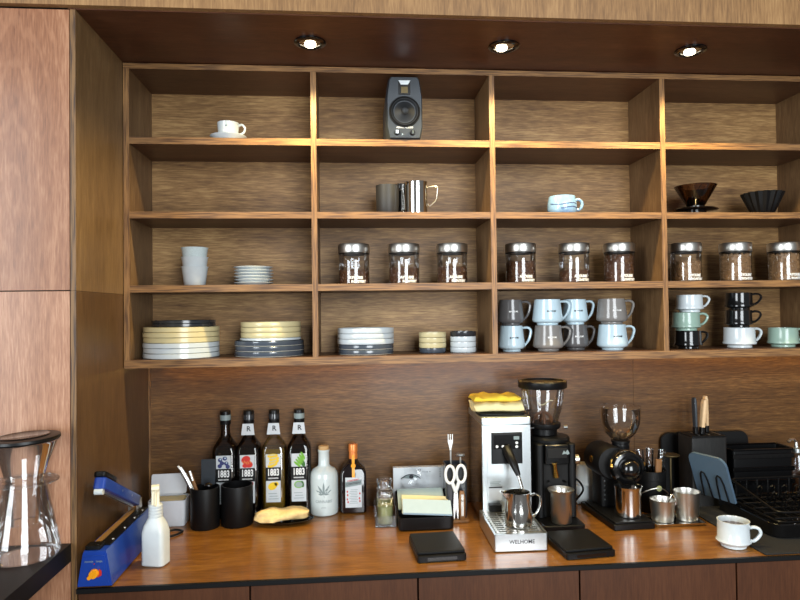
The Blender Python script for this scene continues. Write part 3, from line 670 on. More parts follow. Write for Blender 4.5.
# syrup bottles
def syrup(x, kind, label):
    t = thing('syrup_bottle', label, 'bottle', (x, 0.174, ZT), 0, 'syrup bottles along the backsplash')
    gl = MB().rings([rr(0,0.058,0.058,0.010), rr(0.004,0.066,0.066,0.012), rr(0.186,0.066,0.066,0.012), rr(0.200,0.062,0.062,0.014), rr(0.214,0.046,0.046,0.016), rr(0.228,0.030,0.030,0.0145), rr(0.240,0.026,0.026,0.0128), rr(0.285,0.026,0.026,0.0128)])
    obj('glass', gl, M['darkglass'] if kind != 2 else M['glass'], t)
    lq = M['syr_olive'] if kind == 2 else M['syr_dark']
    obj('syrup', MB().rings([rr(0.003,0.056,0.056,0.010), rr(0.006,0.0645,0.0645,0.0115), rr(0.186,0.0645,0.0645,0.0115), rr(0.192,0.062,0.062,0.012)]), lq, t)
    cp = obj('cap', MB().lathe([(0.0150,0.262),(0.0155,0.264),(0.0150,0.298),(0.0135,0.3005),(0,0.3005)], 28), M['black'], t)
    obj('cap_band', MB().lathe([(0.01565,0.274),(0.01565,0.288),(0.0152,0.289)], 28), M['etch'] if kind in (0,3) else M['dark_gl'], cp)
    if kind != 0:
        nt_ = MB().rings([[( -0.0190,-0.0205,0.232),(0.0190,-0.0205,0.232),(0.0190,-0.0195,0.232),(-0.0190,-0.0195,0.232)],[(-0.0150,-0.0165,0.2635),(0.0150,-0.0165,0.2635),(0.0150,-0.0155,0.2635),(-0.0150,-0.0155,0.2635)]])
        tg = obj('neck_tag', nt_, M['paper'], t)
        obj('lettering', text_mb('R', 0.020, bold=0.0004).xf(Tr(0.002,-0.0192,0.249) @ Rot(-0.11,'X')), M['ink'], tg)
    Y = -0.0332
    lb = obj('label', MB().box(-0.0205,0.0205,Y-0.0006,Y+0.0004,0.042,0.178), M['paper'], t)
    obj('label_band', MB().box(-0.0215,0.0215,Y-0.0010,Y,0.103,0.141), M['matte'], lb)
    obj('lettering', join(text_mb('1883', 0.0270, bold=0.0008, width=0.031).xf(Tr(0,Y-0.0011,0.126)), text_mb('MAISON ROUTIN', 0.0050, bold=0.0002, width=0.028).xf(Tr(0,Y-0.0011,0.110))), M['wprint'], lb)
    def disc(b, x, z, rx, rz, a=0.0, d=0.0):
        pts = [(x+rx*math.cos(2*PI*i/16)*math.cos(a)-rz*math.sin(2*PI*i/16)*math.sin(a), z+rx*math.cos(2*PI*i/16)*math.sin(a)+rz*math.sin(2*PI*i/16)*math.cos(a)) for i in range(16)]
        b.prism(pts, 'y', Y-0.0010-d, Y-0.0005)
    a, b2, c2 = MB(), MB(), MB()
    if kind == 0:
        for q, (xx, zz) in enumerate(((-0.009,0.166),(0.004,0.170),(-0.004,0.157),(0.008,0.156),(0.012,0.147),(-0.010,0.149))): disc(a, xx, zz, 0.0062, 0.0058, 0, q*0.00004)
        for xx, zz in ((-0.008,0.168),(0.005,0.171),(0.009,0.158)): disc(b2, xx, zz, 0.0024, 0.0022, 0, 0.0004)
        ma, mb_ = M['label_b'], M['mugblue']
    elif kind == 1:
        disc(a, -0.004, 0.165, 0.013, 0.0105, 0.4); disc(a, 0.003, 0.152, 0.0125, 0.0095, -0.3, 0.0002); disc(a, -0.006, 0.148, 0.008, 0.006, 0, 0.0003)
        for q in range(5): disc(b2, -0.012+0.005*q, 0.157+0.002*math.sin(q*2), 0.0013, 0.005, 0.4, 0.0005)
        disc(a, 0.008, 0.094, 0.010, 0.007, 0.7)
        ma, mb_ = M['label_r'], M['copper']
    elif kind == 2:
        for q in range(4): disc(a, -0.002+0.005*math.sin(q), 0.148+q*0.0085, 0.0150, 0.0062, 0.35-0.1*q, q*0.00006)
        for q in range(4): disc(b2, -0.003+0.005*math.sin(q), 0.1505+q*0.0085, 0.0105, 0.0022, 0.35-0.1*q, 0.0005)
        disc(a, -0.002, 0.088, 0.0135, 0.0105, 0.5); disc(a, 0.009, 0.094, 0.006, 0.006)
        ma, mb_ = M['label_y'], M['pap_y']
    else:
        for q in range(5): disc(a, -0.004+0.004*q, 0.148+q*0.006, 0.0125, 0.0034, -0.7-0.1*q, q*0.00006)
        disc(c2, 0.012, 0.150, 0.006, 0.010, 0.4)
        disc(a, 0.0, 0.090, 0.0135, 0.0105); disc(b2, 0.0, 0.090, 0.0105, 0.008, 0, 0.0004); disc(c2, 0.010, 0.091, 0.0045, 0.0095, 0.2, 0.0003)
        ma, mb_ = M['label_g'], M['pap_g']
    for k_ in range(len(a.v)//32):
        q_ = MB(); q_.v = a.v[k_*32:(k_+1)*32]; q_.f = [[i-k_*32 for i in f] for f in a.f if k_*32 <= f[0] < (k_+1)*32]; q_.m = [0]*len(q_.f)
        obj('fruit_print', q_, ma, lb)
    if b2.v: obj('fruit_highlight', b2, mb_, lb)
    if c2.v: obj('leaf_print', c2, M['label_dg'], lb)
    obj('lettering', join(*[MB().box(-0.014+0.003*(q % 2),0.014-0.002*(q % 3),Y-0.0009,Y-0.0005,0.051+q*0.0075,0.0525+q*0.0075) for q in range(3)]), M['etch'], lb)
syrup(0.2235, 0, 'dark syrup bottle with blueberries on its label')
syrup(0.2900, 1, 'dark syrup bottle with strawberries on its label and white neck tag')
syrup(0.3625, 2, 'olive syrup bottle with yellow lemon slices on its label')
syrup(0.4345, 3, 'dark syrup bottle with green lime on its label')

# oval dish with rolled cloth
tag(obj('oval_dish', MB().lathe([(0,0),(0.050,0),(0.062,0.003),(0.080,0.0105),(0.0815,0.0125),(0.079,0.0125),(0.060,0.0055),(0,0.004)], 48, sy=0.52), [M['gloss']], None, (0.398,0.086,ZT)), 'oval black dish under the rolled patterned cloth', 'dish')
def cloth_roll(L, w, h, seed, lump=0.003, n=28, m=16):
    rnd = random.Random(seed); ph = [rnd.uniform(0,6.28) for _ in range(8)]; rings = []
    for i in range(n+1):
        u = i/n; x = -L/2+L*u; e = min(1.0, 4*min(u,1-u)+0.55)
        ring = []
        for j in range(m):
            a = 2*PI*j/m
            f = 1+lump/h*1.6*math.sin(3*a+ph[0]+5*u)+lump/h*1.2*math.sin(9*u+ph[1]+2*a)+lump/h*math.sin(17*u+ph[2])
            y = w/2*e*f*math.copysign(abs(math.cos(a))**0.7, math.cos(a)); z = h/2*f*e*math.copysign(abs(math.sin(a))**0.7, math.sin(a))
            ring.append((x+0.004*math.sin(a*2+ph[3]), y, max(z, -h*0.42)+h*0.42))
        rings.append(ring)
    return MB().rings(rings)
tag(obj('rolled_cloth', cloth_roll(0.142,0.054,0.030,3,0.0032), M['cloth_w'], None, (0.392,0.080,ZT+0.0132), (0,-0.01,0.10), ang=80), 'rolled cream patterned cloth lying on the oval dish', 'cloth')

# white ceramic bottle with leaf
t = thing('ceramic_bottle', 'white ceramic bottle with grey leaf emblem and cork', 'bottle', (0.505,0.163,ZT))
obj('body', MB().lathe([(0,0),(0.036,0),(0.0395,0.003),(0.0405,0.010),(0.0405,0.105),(0.0385,0.118),(0.032,0.128),(0.020,0.134),(0.0160,0.140),(0.0155,0.176),(0.0168,0.178),(0.0168,0.183),(0,0.183)], 48), M['bottlew'], t)
obj('cork', MB().lathe([(0.0145,0.183),(0.0152,0.184),(0.0152,0.192),(0.0140,0.194),(0,0.194)], 28), M['cork'], t)
lf = MB()
for a, l in ((90,0.034),(55,0.031),(125,0.031),(25,0.026),(155,0.026),(0,0.016),(180,0.016)):
    A = math.radians(a); n_ = 7
    pts = []
    for i in range(n_+1): q = i/n_; w_ = 0.0036*math.sin(PI*q)*(1-0.35*q); pts.append((l*q, w_))
    for i in range(n_-1, 0, -1): q = i/n_; w_ = 0.0036*math.sin(PI*q)*(1-0.35*q); pts.append((l*q, -w_))
    P2 = [(x*math.cos(A)-y*math.sin(A), x*math.sin(A)+y*math.cos(A)) for x, y in pts]
    lf.prism(P2, 'y', -0.0002, 0.0008)
lf.tube([(0,0.0003,0),(0.002,0.0003,-0.010)], 0.0006, 5)
lf.v = [((0.0406-y)*math.sin(x/0.0406), -(0.0406-y)*math.cos(x/0.0406), z) for x, y, z in lf.v]
obj('leaf_emblem', lf.xf(Tr(0,0,0.064)), M['etch'], t)
obj('lettering', join(text_mb('CANNABIS', 0.0120, R=0.0406, width=0.048).xf(Tr(0,0,0.043)), text_mb('SATIVA', 0.0052, R=0.0406, width=0.014).xf(Tr(0,0,0.026))), M['etch'], t)

# square dark liqueur bottle
t = thing('liqueur_bottle', 'square dark liqueur bottle with orange cap and ribbon', 'bottle', (0.590,0.172,ZT))
obj('glass', MB().rings([rr(0,0.066,0.050,0.006), rr(0.004,0.074,0.058,0.008), rr(0.114,0.074,0.058,0.008), rr(0.128,0.066,0.052,0.012), rr(0.142,0.036,0.036,0.014), rr(0.152,0.024,0.024,0.0118), rr(0.165,0.023,0.023,0.0113)]), M['syr_dark'], t)
obj('cap', MB().lathe([(0.0118,0.150),(0.0125,0.156),(0.0118,0.172),(0.0130,0.173),(0.0130,0.193),(0.012,0.195),(0,0.195)], 28), M['copper'], t)
obj('ribbon', MB().rings([[(-0.004,-0.0125,0.165),(0.004,-0.0125,0.165),(0.004,-0.0115,0.165),(-0.004,-0.0115,0.165)],[(-0.004,-0.0200,0.143),(0.004,-0.0200,0.143),(0.004,-0.019,0.143),(-0.004,-0.019,0.143)],[(-0.004,-0.0290,0.128),(0.004,-0.0290,0.128),(0.004,-0.028,0.128),(-0.004,-0.028,0.128)],[(-0.004,-0.0298,0.100),(0.004,-0.0298,0.100),(0.004,-0.0292,0.100),(-0.004,-0.0292,0.100)]]), M['orange'], t)
obj('ribbon_seal', facing(MB().lathe([(0,0.002),(0.006,0.0015),(0.007,0),(0,0)], 20), 0,-0.0250,0.136), M['orange'], t)
lb = obj('label', MB().box(-0.0235,0.0235,-0.0300,-0.0289,0.018,0.104), M['paper'], t)
bn = MB().prism([(-0.0235,0.076),(0.0235,0.083),(0.0235,0.098),(-0.0235,0.091)], 'y', -0.0306, -0.0299); obj('label_band', bn, M['etch'], lb)
obj('lettering', text_mb('COINTREAU', 0.0085, bold=0.0002, width=0.042).xf(Tr(0,-0.0307,0.087) @ Rot(-0.15,'Y')), M['ink'], lb)
obj('lettering', text_mb('COINTREAU', 0.0065, bold=0.0002, width=0.034).xf(Tr(-0.001,-0.0303,0.0955) @ Rot(-0.15,'Y')), M['red'], lb)
pr_ = MB()
for q in range(9): pr_.box(-0.012+0.002*(q % 3),0.012-0.002*(q % 2),-0.0305,-0.0299,0.030+q*0.0048,0.0312+q*0.0048)
obj('lettering', pr_, M['etch'], lb)
sp = MB()
for xx, zz in ((-0.018,0.064),(-0.017,0.054),(0.018,0.058),(-0.018,0.042),(0.017,0.044),(-0.016,0.034),(0.018,0.036)): sp.ball((xx,-0.0302,zz), 0.0022, 0.0006, 0.0032, 8, 6)
obj('ornament', sp, M['red'], lb)

# acrylic tray with herb jars
t = thing('acrylic_tray', 'clear acrylic tray holding small glass herb jars', 'tray', (0.675,0.066,ZT))
for nm, bx in (('base', (-0.028,0.028,-0.052,0.050,0,0.003)),('wall_panel', (-0.028,-0.0255,-0.052,0.050,0.0031,0.052)),('wall_panel', (0.0255,0.028,-0.052,0.050,0.0031,0.052)),('wall_panel', (-0.0254,0.0254,-0.052,-0.0495,0.0031,0.030)),('wall_panel', (-0.0254,0.0254,0.0475,0.050,0.0031,0.052))):
    obj(nm, MB().box(*bx), M['acryl'], t)
for i, (y, lab, hh_) in enumerate(((0.0425,'small glass jar of green dried herb at the front of the acrylic tray',0.082),(0.0900,'small glass herb jar behind the front one in the acrylic tray',0.098))):
    t = thing('herb_jar', lab, 'jar', (0.675+0.0005*i, y, ZT+0.0035), 0, 'herb jars in the acrylic tray')
    obj('glass', MB().lathe([(0,0),(0.0205,0),(0.0225,0.003),(0.0225,hh_*0.70),(0.020,hh_*0.78),(0.0175,hh_*0.82),(0.0195,hh_*0.86),(0.0195,hh_)], 32), M['glass'], t)
    o = obj('herb', MB().lathe([(0,0.002),(0.0215,0.003),(0.0215,hh_*0.58),(0.014,hh_*0.62),(0,hh_*0.62)], 28), M['herb'], t)
    obj('stopper', MB().lathe([(0,hh_*0.86),(0.0182,hh_*0.86),(0.0182,hh_+0.001),(0.0225,hh_+0.002),(0.0225,hh_+0.008),(0.018,hh_+0.011),(0,hh_+0.011)], 28), M['glass'], t)
    obj('wire_clip', MB().tube([(0.021*math.cos(2*PI*q/20),0.021*math.sin(2*PI*q/20),hh_*0.84) for q in range(20)], 0.0009, 6, True).tube([(-0.020,-0.008,hh_*0.84),(-0.012,-0.0245,hh_*0.70),(0.012,-0.0245,hh_*0.70),(0.020,-0.008,hh_*0.84)], 0.0009, 6), M['steel'], t)

# black paper tray with papers
t = thing('paper_tray', 'black open tray filled with paper bags and napkins', 'tray', (0.780,0.040,ZT))
b = MB(); w2, d2 = 0.0735, 0.064
b.rings([rr(0,0.139,0.120,0.010), rr(0.004,0.147,0.128,0.012)]+[[(x,y,0.034+0.040*max(0,min(1,(y+d2)/(2*d2)))) for x,y,_ in rr(0,0.150,0.130,0.012)],[(x,y,0.034+0.040*max(0,min(1,(y+d2)/(2*d2)))) for x,y,_ in rr(0,0.145,0.125,0.010)], rr(0.005,0.141,0.122,0.009)])
obj('tray', b, M['black'], t)
def sheet_stack(name, w, d, n, mat, loc, rot, label, grp='papers in the black tray'):
    b = MB()
    for i in range(n):
        dx = 0.0015*math.sin(i*2.1); b.box(-w/2+dx, w/2+dx, 0, d, i*0.0016, i*0.0016+0.0012)
    return tag(obj(name, b, mat, None, loc, rot), label, 'paper', grp)
sheet_stack('paper_pack', 0.126, 0.064, 3, M['pap_g'], (0.775,0.036,ZT+0.038), (0.72,0,0), 'sage green paper pack at the back of the black tray')
sheet_stack('paper_pack', 0.128, 0.060, 3, M['pap_y'], (0.783,0.008,ZT+0.032), (0.62,0.06,-0.03), 'cream paper pack in the middle of the black tray')
sheet_stack('paper_pack', 0.130, 0.050, 4, M['pap_b'], (0.784,-0.0150,ZT+0.0385), (0.50,0.06,-0.03), 'pale blue-white paper pack at the front of the black tray')

# picture card behind tray
t = thing('picture_card', 'pale box printed with a single eye leaning behind the paper tray', 'box', (0.783,0.136,ZT), -0.01)
obj('box', MB().box(-0.078,0.078,0.0,0.018,0,0.129), M['paper'], t)
ey = MB()
pts = [(-0.024+0.048*i/14, 0.0075*math.sin(PI*i/14)**0.8) for i in range(15)]+[(-0.024+0.048*i/14, -0.0035*math.sin(PI*i/14)) for i in range(13,0,-1)]
ey.prism(pts, 'y', -0.0006, 0.0002); obj('eye_print', ey.xf(Tr(-0.028,0,0.100)), M['etch'], t)
obj('eye_line', MB().tube([(-0.056+0.056*i/12,-0.0008,0.0965+0.0125*math.sin(PI*i/12)**0.8) for i in range(13)], 0.0011, 5).ball((-0.026,-0.0008,0.1025), 0.0065, 0.0004, 0.0060), M['ink'], t)
dots = MB()
for xx, zz, s_ in ((-0.006,0.121,1),(0.000,0.121,1),(0.008,0.1155,0.7),(0.014,0.1150,0.7),(0.020,0.1150,0.9),(0.028,0.1150,0.8),(0.058,0.122,0.7),(0.058,0.115,0.7),(0.058,0.108,0.7),(0.058,0.101,0.8)):
    dots.box(xx-0.0016*s_,xx+0.0016*s_,-0.0006,0.0,zz-0.0014*s_,zz+0.0014*s_)
obj('lettering', dots, M['ink'], t)
cb = MB(); rnd = random.Random(5); vs = []; nu, nv = 9, 7
for i in range(nu):
    for j in range(nv): vs.append((0.075*(i/(nu-1)-0.5)+rnd.uniform(-1,1)*0.002, rnd.uniform(-0.006,0.006), 0.055*(j/(nv-1))+rnd.uniform(-1,1)*0.002-0.028*abs(i/(nu-1)-0.45)))
cb.add(vs, [(i*nv+j,(i+1)*nv+j,(i+1)*nv+j+1,i*nv+j+1) for i in range(nu-1) for j in range(nv-1)])
tag(obj('plastic_bag', cb, M['acryl'], None, (0.766,0.113,ZT+0.082), (0.05,0.15,0), ang=10), 'crumpled clear plastic bag in front of the eye print', 'bag')

# matte black pocket scales
def scale(name, cx, cy, w, d, h, rz, label, plate=True):
    t = thing(name, label, 'scale', (cx, cy, ZT), rz)
    obj('body', MB().rbox(0,0,0,h*0.72,w,d,0.006,0.0015), M['black'], t)
    obj('platform', MB().rbox(0,0.004,h*0.73,h,w-0.003,d-0.012,0.005,0.0012), M['matte'], t)
    obj('display', MB().box(-w*0.30,w*0.30,-d/2-0.0004,-d/2+0.001,h*0.20,h*0.52), M['gloss'], t)
scale('kitchen_scale', 0.7865, -0.1660, 0.116, 0.140, 0.022, 0.05, 'flat black kitchen scale in front of the paper tray')
scale('coffee_scale', 1.1320, -0.1850, 0.122, 0.140, 0.020, 0.09, 'flat black coffee scale in front of the tall grinder')

# utensil holder with scissors
t = thing('utensil_holder', 'dark upright holder for scissors beside the espresso machine', 'holder', (0.873,0.070,ZT))
obj('holder', hollow(0.060,0.055,0.155,0.006,0.002), M['dark_gl'], t)
obj('base', MB().rbox(0,-0.006,0.0,0.008,0.064,0.074,0.004,0.001), M['brown'], t)
def scissors():
    t = thing('scissors', 'white-handled scissors hanging in front of the dark holder', 'scissors', (0.868,0.028,ZT-0.0050))
    for s in (-1, 1):
        ringp = [(s*(0.0155+0.0125*math.cos(2*PI*i/24)), 0.002*s, 0.138+0.0235*math.sin(2*PI*i/24)) for i in range(24)]
        g_ = obj('grip', MB().tube(ringp, 0.0040, 8, True).tube([(s*0.010,0.002*s,0.117),(s*0.003,0.0015*s,0.098),(-s*0.001,0.001*s,0.088)], 0.0050, 8), M['scissor'], t)
        obj('blade', MB().rings([[(-s*0.001-0.004,0.0008*s-0.0007,0.092),(-s*0.001+0.004,0.0008*s-0.0007,0.092),(-s*0.001+0.004,0.0008*s+0.0007,0.092),(-s*0.001-0.004,0.0008*s+0.0007,0.092)],[(-s*0.004-0.003,0.0008*s-0.0006,0.040),(-s*0.004+0.003,0.0008*s-0.0006,0.040),(-s*0.004+0.003,0.0008*s+0.0006,0.040),(-s*0.004-0.003,0.0008*s+0.0006,0.040)],[(-s*0.005-0.0006,0.0008*s-0.0004,0.016),(-s*0.005+0.0006,0.0008*s-0.0004,0.016),(-s*0.005+0.0006,0.0008*s+0.0004,0.016),(-s*0.005-0.0006,0.0008*s+0.0004,0.016)]]), M['mirror'], t)
    obj('pivot', facing(MB().lathe([(0,0.004),(0.004,0.0035),(0.004,-0.003),(0,-0.003)], 14), 0,0,0.088), M['steel'], t)
scissors()
t = thing('waiter_corkscrew', 'brown-handled folding corkscrew standing under the scissors', 'corkscrew', (0.885,0.0295,ZT+0.0085))
obj('handle', MB().rings([rr(0,0.014,0.009,0.003), rr(0.006,0.017,0.012,0.004), rr(0.058,0.019,0.012,0.004), rr(0.078,0.012,0.009,0.003)]), M['brown'], t)
obj('lever', MB().box(-0.0035,0.0035,-0.0085,-0.0062,0.012,0.070).ball((0,-0.009,0.055), 0.0035), M['steel'], t)
t = thing('fork', 'small steel fork sticking up out of the dark holder', 'fork', (0.862,0.072,ZT+0.006))
obj('handle', MB().tube([(0.004,0,0),(0,0,0.185)], 0.0026, 8), M['steel'], t)
b = MB().prism([(-0.007,0.206),(-0.007,0.228),(-0.005,0.228),(-0.005,0.212),(-0.001,0.212),(-0.001,0.228),(0.001,0.228),(0.001,0.212),(0.005,0.212),(0.005,0.228),(0.007,0.228),(0.007,0.206),(0.003,0.190),(0.002,0.184),(-0.002,0.184),(-0.003,0.190)], 'y', -0.0008, 0.0008); obj('tines', b, M['steel'], t)
t = thing('plunger_rod', 'thin steel rod with flat round top in the dark holder', 'utensil', (0.889,0.066,ZT+0.006))
obj('rod', MB().tube([(-0.002,0,0),(0,0,0.168)], 0.0024, 8), M['steel'], t)
obj('cap', MB().lathe([(0,0.166),(0.011,0.168),(0.0125,0.171),(0.011,0.174),(0,0.174)], 20), M['satin'], t)

# espresso machine
t = thing('espresso_machine', 'slim stainless espresso machine with black control panel and drip tray', 'espresso machine', (1.0035,0.0,ZT), -0.02)
obj('housing', MB().rbox(0,0.1,0.006,0.2695,0.134,0.199,0.004,0.0012), M['mirror'], t)
obj('front_panel', MB().rbox(0,-0.0016,0.010,0.269,0.1335,0.0032,0.0010,0.0006), M['satin'], t)
obj('front_inset', MB().rbox(0,-0.0038,0.014,0.264,0.108,0.0012,0.0004,0.0002), M['satin'], t)
obj('top_cap', MB().rbox(0,0.098,0.2705,0.289,0.1365,0.205,0.004,0.0015), M['satin'], t)
cp = obj('control_panel', MB().rbox(0,-0.0075,0.166,0.250,0.084,0.006,0.002,0.001), M['black'], t)
obj('display', MB().box(-0.037,0.037,-0.0112,-0.0100,0.206,0.244), M['screen'], cp)
for x, z in ((-0.028,0.213),(-0.012,0.213),(0.004,0.213),(0.026,0.212),(0.026,0.222)):
    obj('button', facing(MB().lathe([(0,0.0026),(0.0036,0.0024),(0.0044,0),(0,0)], 16), x,-0.0112,z), M['steel'], cp)
obj('badge', MB().box(0.018,0.033,-0.0118,-0.0110,0.231,0.240), M['etch'], cp)
sw = obj('steam_wand', MB().tube([(0.0,-0.012,0.205),(0.002,-0.030,0.190),(0.010,-0.052,0.168),(0.018,-0.066,0.142),(0.030,-0.100,0.075)], 0.0042, 10), M['mirror'], t)
obj('grip', MB().tube([(-0.001,-0.010,0.206),(0.001,-0.030,0.195),(0.009,-0.052,0.172),(0.0165,-0.064,0.148)], [0.014,0.0125,0.0105,0.0065], 12), M['black'], sw)
dt = obj('drip_tray', MB().rings([[(x-0.012,y-0.0995,0.0012) for x,y,_ in rr(0,0.127,0.191,0.003)],[(x-0.012,y-0.0995,0.0025) for x,y,_ in rr(0,0.130,0.193,0.004)],[(x-0.012,y-0.099,0.0425) for x,y,_ in rr(0,0.130,0.193,0.004)],[(x-0.012,y-0.099,0.0430) for x,y,_ in rr(0,0.120,0.183,0.003)],[(x-0.012,y-0.099,0.036) for x,y,_ in rr(0,0.119,0.182,0.003)]]), M['satin'], t)
obj('foot_pad', MB().box(-0.072,0.048,-0.190,-0.01,0.0,0.0011), M['matte'], t)
gr = MB()
for i in range(12): y = -0.186+i*0.0152; gr.box(-0.0705,0.0465,y,y+0.0085,0.0392,0.0420)
for i in range(5): x = -0.067+i*0.0262; gr.box(x,x+0.0052,-0.1855,-0.010,0.0385,0.0418)
obj('grille', gr, M['steel'], dt)
obj('drip_well', MB().box(-0.070,0.046,-0.187,-0.010,0.0362,0.0372), M['matte'], dt)
obj('lettering', text_mb('WELHOME', 0.0135, width=0.062, bold=0.0001).xf(Tr(-0.010,-0.1960,0.0235)), M['ink'], dt)
st_ = obj('sticker', MB().box(-0.050,-0.014,-0.0052,-0.0045,0.068,0.104), M['paper'], t)
obj('sticker_header', MB().box(-0.050,-0.014,-0.0057,-0.0050,0.1005,0.104), M['ink'], st_)
obj('lettering', join(*[MB().box(-0.047,-0.018-0.004*(q % 2),-0.0052,-0.0045,0.108+q*0.004,0.1095+q*0.004) for q in range(3)]), M['etch'], t)
obj('group_block', MB().box(-0.052,-0.020,-0.024,-0.0046,0.0432,0.060), M['matte'], t)

tag(obj('cloth_mat', MB().rbox(0,0,0,0.006,0.128,0.125,0.008,0.002), M['matte'], None, (1.003,0.092,ZC+0.2902), (0,0,-0.02)), 'thin black mat on top of the espresso machine', 'mat')
def folded(L, w, h, seed, n=30, m=20):
    rnd = random.Random(seed); ph = [rnd.uniform(0,6.28) for _ in range(6)]; rings = []
    for i in range(n+1):
        u = i/n; x = -L/2+L*u; e = 1.0 if 0.05 < u < 0.95 else 0.84
        ring = []
        for j in range(m):
            a = 2*PI*j/m; ca, sa = math.cos(a), math.sin(a)
            y = w/2*math.copysign(abs(ca)**0.45, ca)*(1+0.025*math.sin(7*u+ph[0])); z = h/2*math.copysign(abs(sa)**0.55, sa)
            z = z*e*(1+0.10*math.sin(6*u+ph[1]+y*30))+h/2
            if z > h*0.4: z += 0.0022*math.sin(9*u+ph[2]+40*y)+0.0015*math.sin(23*u+ph[3])
            ring.append((x+0.003*math.sin(3*a+ph[4]), y, max(z, 0.0)))
        rings.append(ring)
    return MB().rings(rings)
tag(obj('folded_cloth', folded(0.136,0.105,0.026,11), M['cloth_b'], None, (0.998,0.092,ZC+0.2965), (0,0,-0.04), ang=80), 'cream folded cleaning cloth under the yellow cloth', 'cloth', 'folded cloths on the espresso machine')
tag(obj('folded_cloth', folded(0.130,0.090,0.017,12), M['cloth_y'], None, (0.995,0.096,ZC+0.3235), (0,0,-0.01), ang=80), 'bright yellow folded cleaning cloth on top of the cream cloth', 'cloth', 'folded cloths on the espresso machine')

# milk pitcher under the wand
t = thing('milk_pitcher', 'polished steel milk pitcher on the drip tray', 'pitcher', (1.0000,-0.130,ZC+0.0435), -0.08)
pb = MB().lathe(shell([(0.030,0),(0.0335,0.002),(0.0345,0.012),(0.0325,0.040),(0.0290,0.062),(0.0300,0.082)], 0.0014), 40)
pb.v = [(x-(0.016*max(0,(z-0.055)/0.027)**2 if x < -0.020 and abs(y) < 0.016 else 0), y, z) for x, y, z in pb.v]
obj('body', pb, M['mirror'], t)
obj('handle', handle([(0.029,0,0.070),(0.042,0,0.076),(0.054,0,0.068),(0.054,0,0.046),(0.044,0,0.026),(0.034,0,0.020)], 0.0026, ry=0.005), M['mirror'], t)

# tall grinder
t = thing('tall_grinder', 'tall black coffee grinder with clear conical hopper', 'grinder', (1.141,0.035,ZT))
obj('base_plate', MB().rbox(0,-0.010,0.0,0.014,0.112,0.190,0.012,0.002), M['black'], t)
bd = MB().rbox(0,0.030,0.0145,0.214,0.109,0.118,0.030,0.003, seg=8); obj('housing', bd, M['matte'], t)
obj('shoulder', MB().lathe([(0.0565,0.2145),(0.0570,0.221),(0.053,0.227),(0.036,0.229),(0,0.229)], 44, (-0.001,0.020,0)), M['black'], t)
for s in (-1, 1): obj('front_cheek', MB().rbox(0.0445*s,-0.032,0.0145,0.214,0.020,0.022,0.008,0.002), M['matte'], t)
fp = obj('front_head', MB().rbox(0,-0.0355,0.160,0.2135,0.0660,0.026,0.004,0.002), M['gloss'], t)
obj('front_slot', MB().rbox(0,-0.0495,0.178,0.204,0.054,0.004,0.0015,0.001), M['void'], fp)
obj('emblem', MB().prism([(0.012,0.188),(0.017,0.199),(0.021,0.193),(0.027,0.201),(0.033,0.190),(0.027,0.187),(0.021,0.190)], 'y', -0.0522, -0.0514), M['etch'], fp)
obj('chute', MB().lathe([(0.0075,0.016),(0.0055,0.018),(0.0055,0.0),(0.0085,-0.026),(0.0070,-0.026)], 18).xf(Tr(-0.006,-0.045,0.150) @ Rot(-0.20,'Y') @ Rot(0.3,'X')), M['brass'], t)
for s_ in (-1, 1): obj('cup_fork', MB().tube([(0.020*s_,-0.030,0.112),(0.024*s_,-0.050,0.112)], 0.003, 8), M['black'], t)
obj('rear_wall', MB().rbox(0,-0.0295,0.0146,0.159,0.0690,0.004,0.001,0.0005), M['void'], t)
kn = obj('timer_knob', MB().lathe([(0,0.0),(0.0105,0.0),(0.0125,0.004),(0.0125,0.014),(0.009,0.017),(0,0.017)], 24).xf(Tr(0.0545,-0.018,0.166) @ Rot(PI/2,'Y')), M['steel'], t)
obj('side_button', MB().lathe([(0,0),(0.008,0),(0.008,0.006),(0,0.007)], 18).xf(Tr(0.0545,-0.015,0.108) @ Rot(PI/2,'Y')), M['gloss'], t)
cl = obj('collar', MB().lathe([(0.034,0.229),(0.036,0.231),(0.036,0.246),(0.044,0.248),(0.046,0.252),(0.046,0.262),(0,0.262)], 40, (-0.012,0.028,0)), M['black'], t)
obj('lock_pin', MB().tube([(-0.063,-0.004,0.252),(-0.050,0.000,0.252)], 0.002, 8).tube([(0.036,0.0,0.252),(0.046,-0.004,0.252)], 0.0045, 10), M['satin'], cl)
hp_ = obj('hopper', MB().lathe([(0.0400,0.262),(0.0435,0.272),(0.0520,0.302),(0.0580,0.332),(0.0605,0.360)], 48, (-0.015,0.028,0)), M['glass'], t)
obj('hopper_guard', MB().tube([(-0.018+0.027*math.cos(PI*i/14),0.022,0.262+0.030*math.sin(PI*i/14)) for i in range(15)], 0.0045, 8).tube([(-0.018,0.022+0.02*math.cos(PI*i/10),0.262+0.029*math.sin(PI*i/10)) for i in range(11)], 0.004, 8), M['bean'], hp_)
obj('bean_line', MB().tube([(-0.040+0.044*i/12,-0.004,0.322-0.006*math.sin(PI*i/7)) for i in range(13)], 0.0014, 6), M['pap_y'], hp_)
obj('lid', MB().lathe([(0.0600,0.3605),(0.0665,0.3605),(0.0680,0.363),(0.0680,0.378),(0.0655,0.381),(0.060,0.381),(0.058,0.376),(0,0.376)], 52, (-0.015,0.028,0)), M['black'], t)
obj('power_cord', handle([(0.054,0.030,0.100),(0.075,0.045,0.098),(0.100,0.060,0.082),(0.120,0.085,0.050),(0.110,0.120,0.010)], 0.003), M['matte'], t)
tag(obj('dosing_cup', MB().lathe(shell([(0.0255,0),(0.0268,0.002),(0.0282,0.076),(0.0340,0.0855),(0.0350,0.0875)], 0.0013), 40), M['steel'], None, (1.1400,-0.0400,ZT+0.0145)), 'flared steel dosing cup under the tall grinder spout', 'cup')

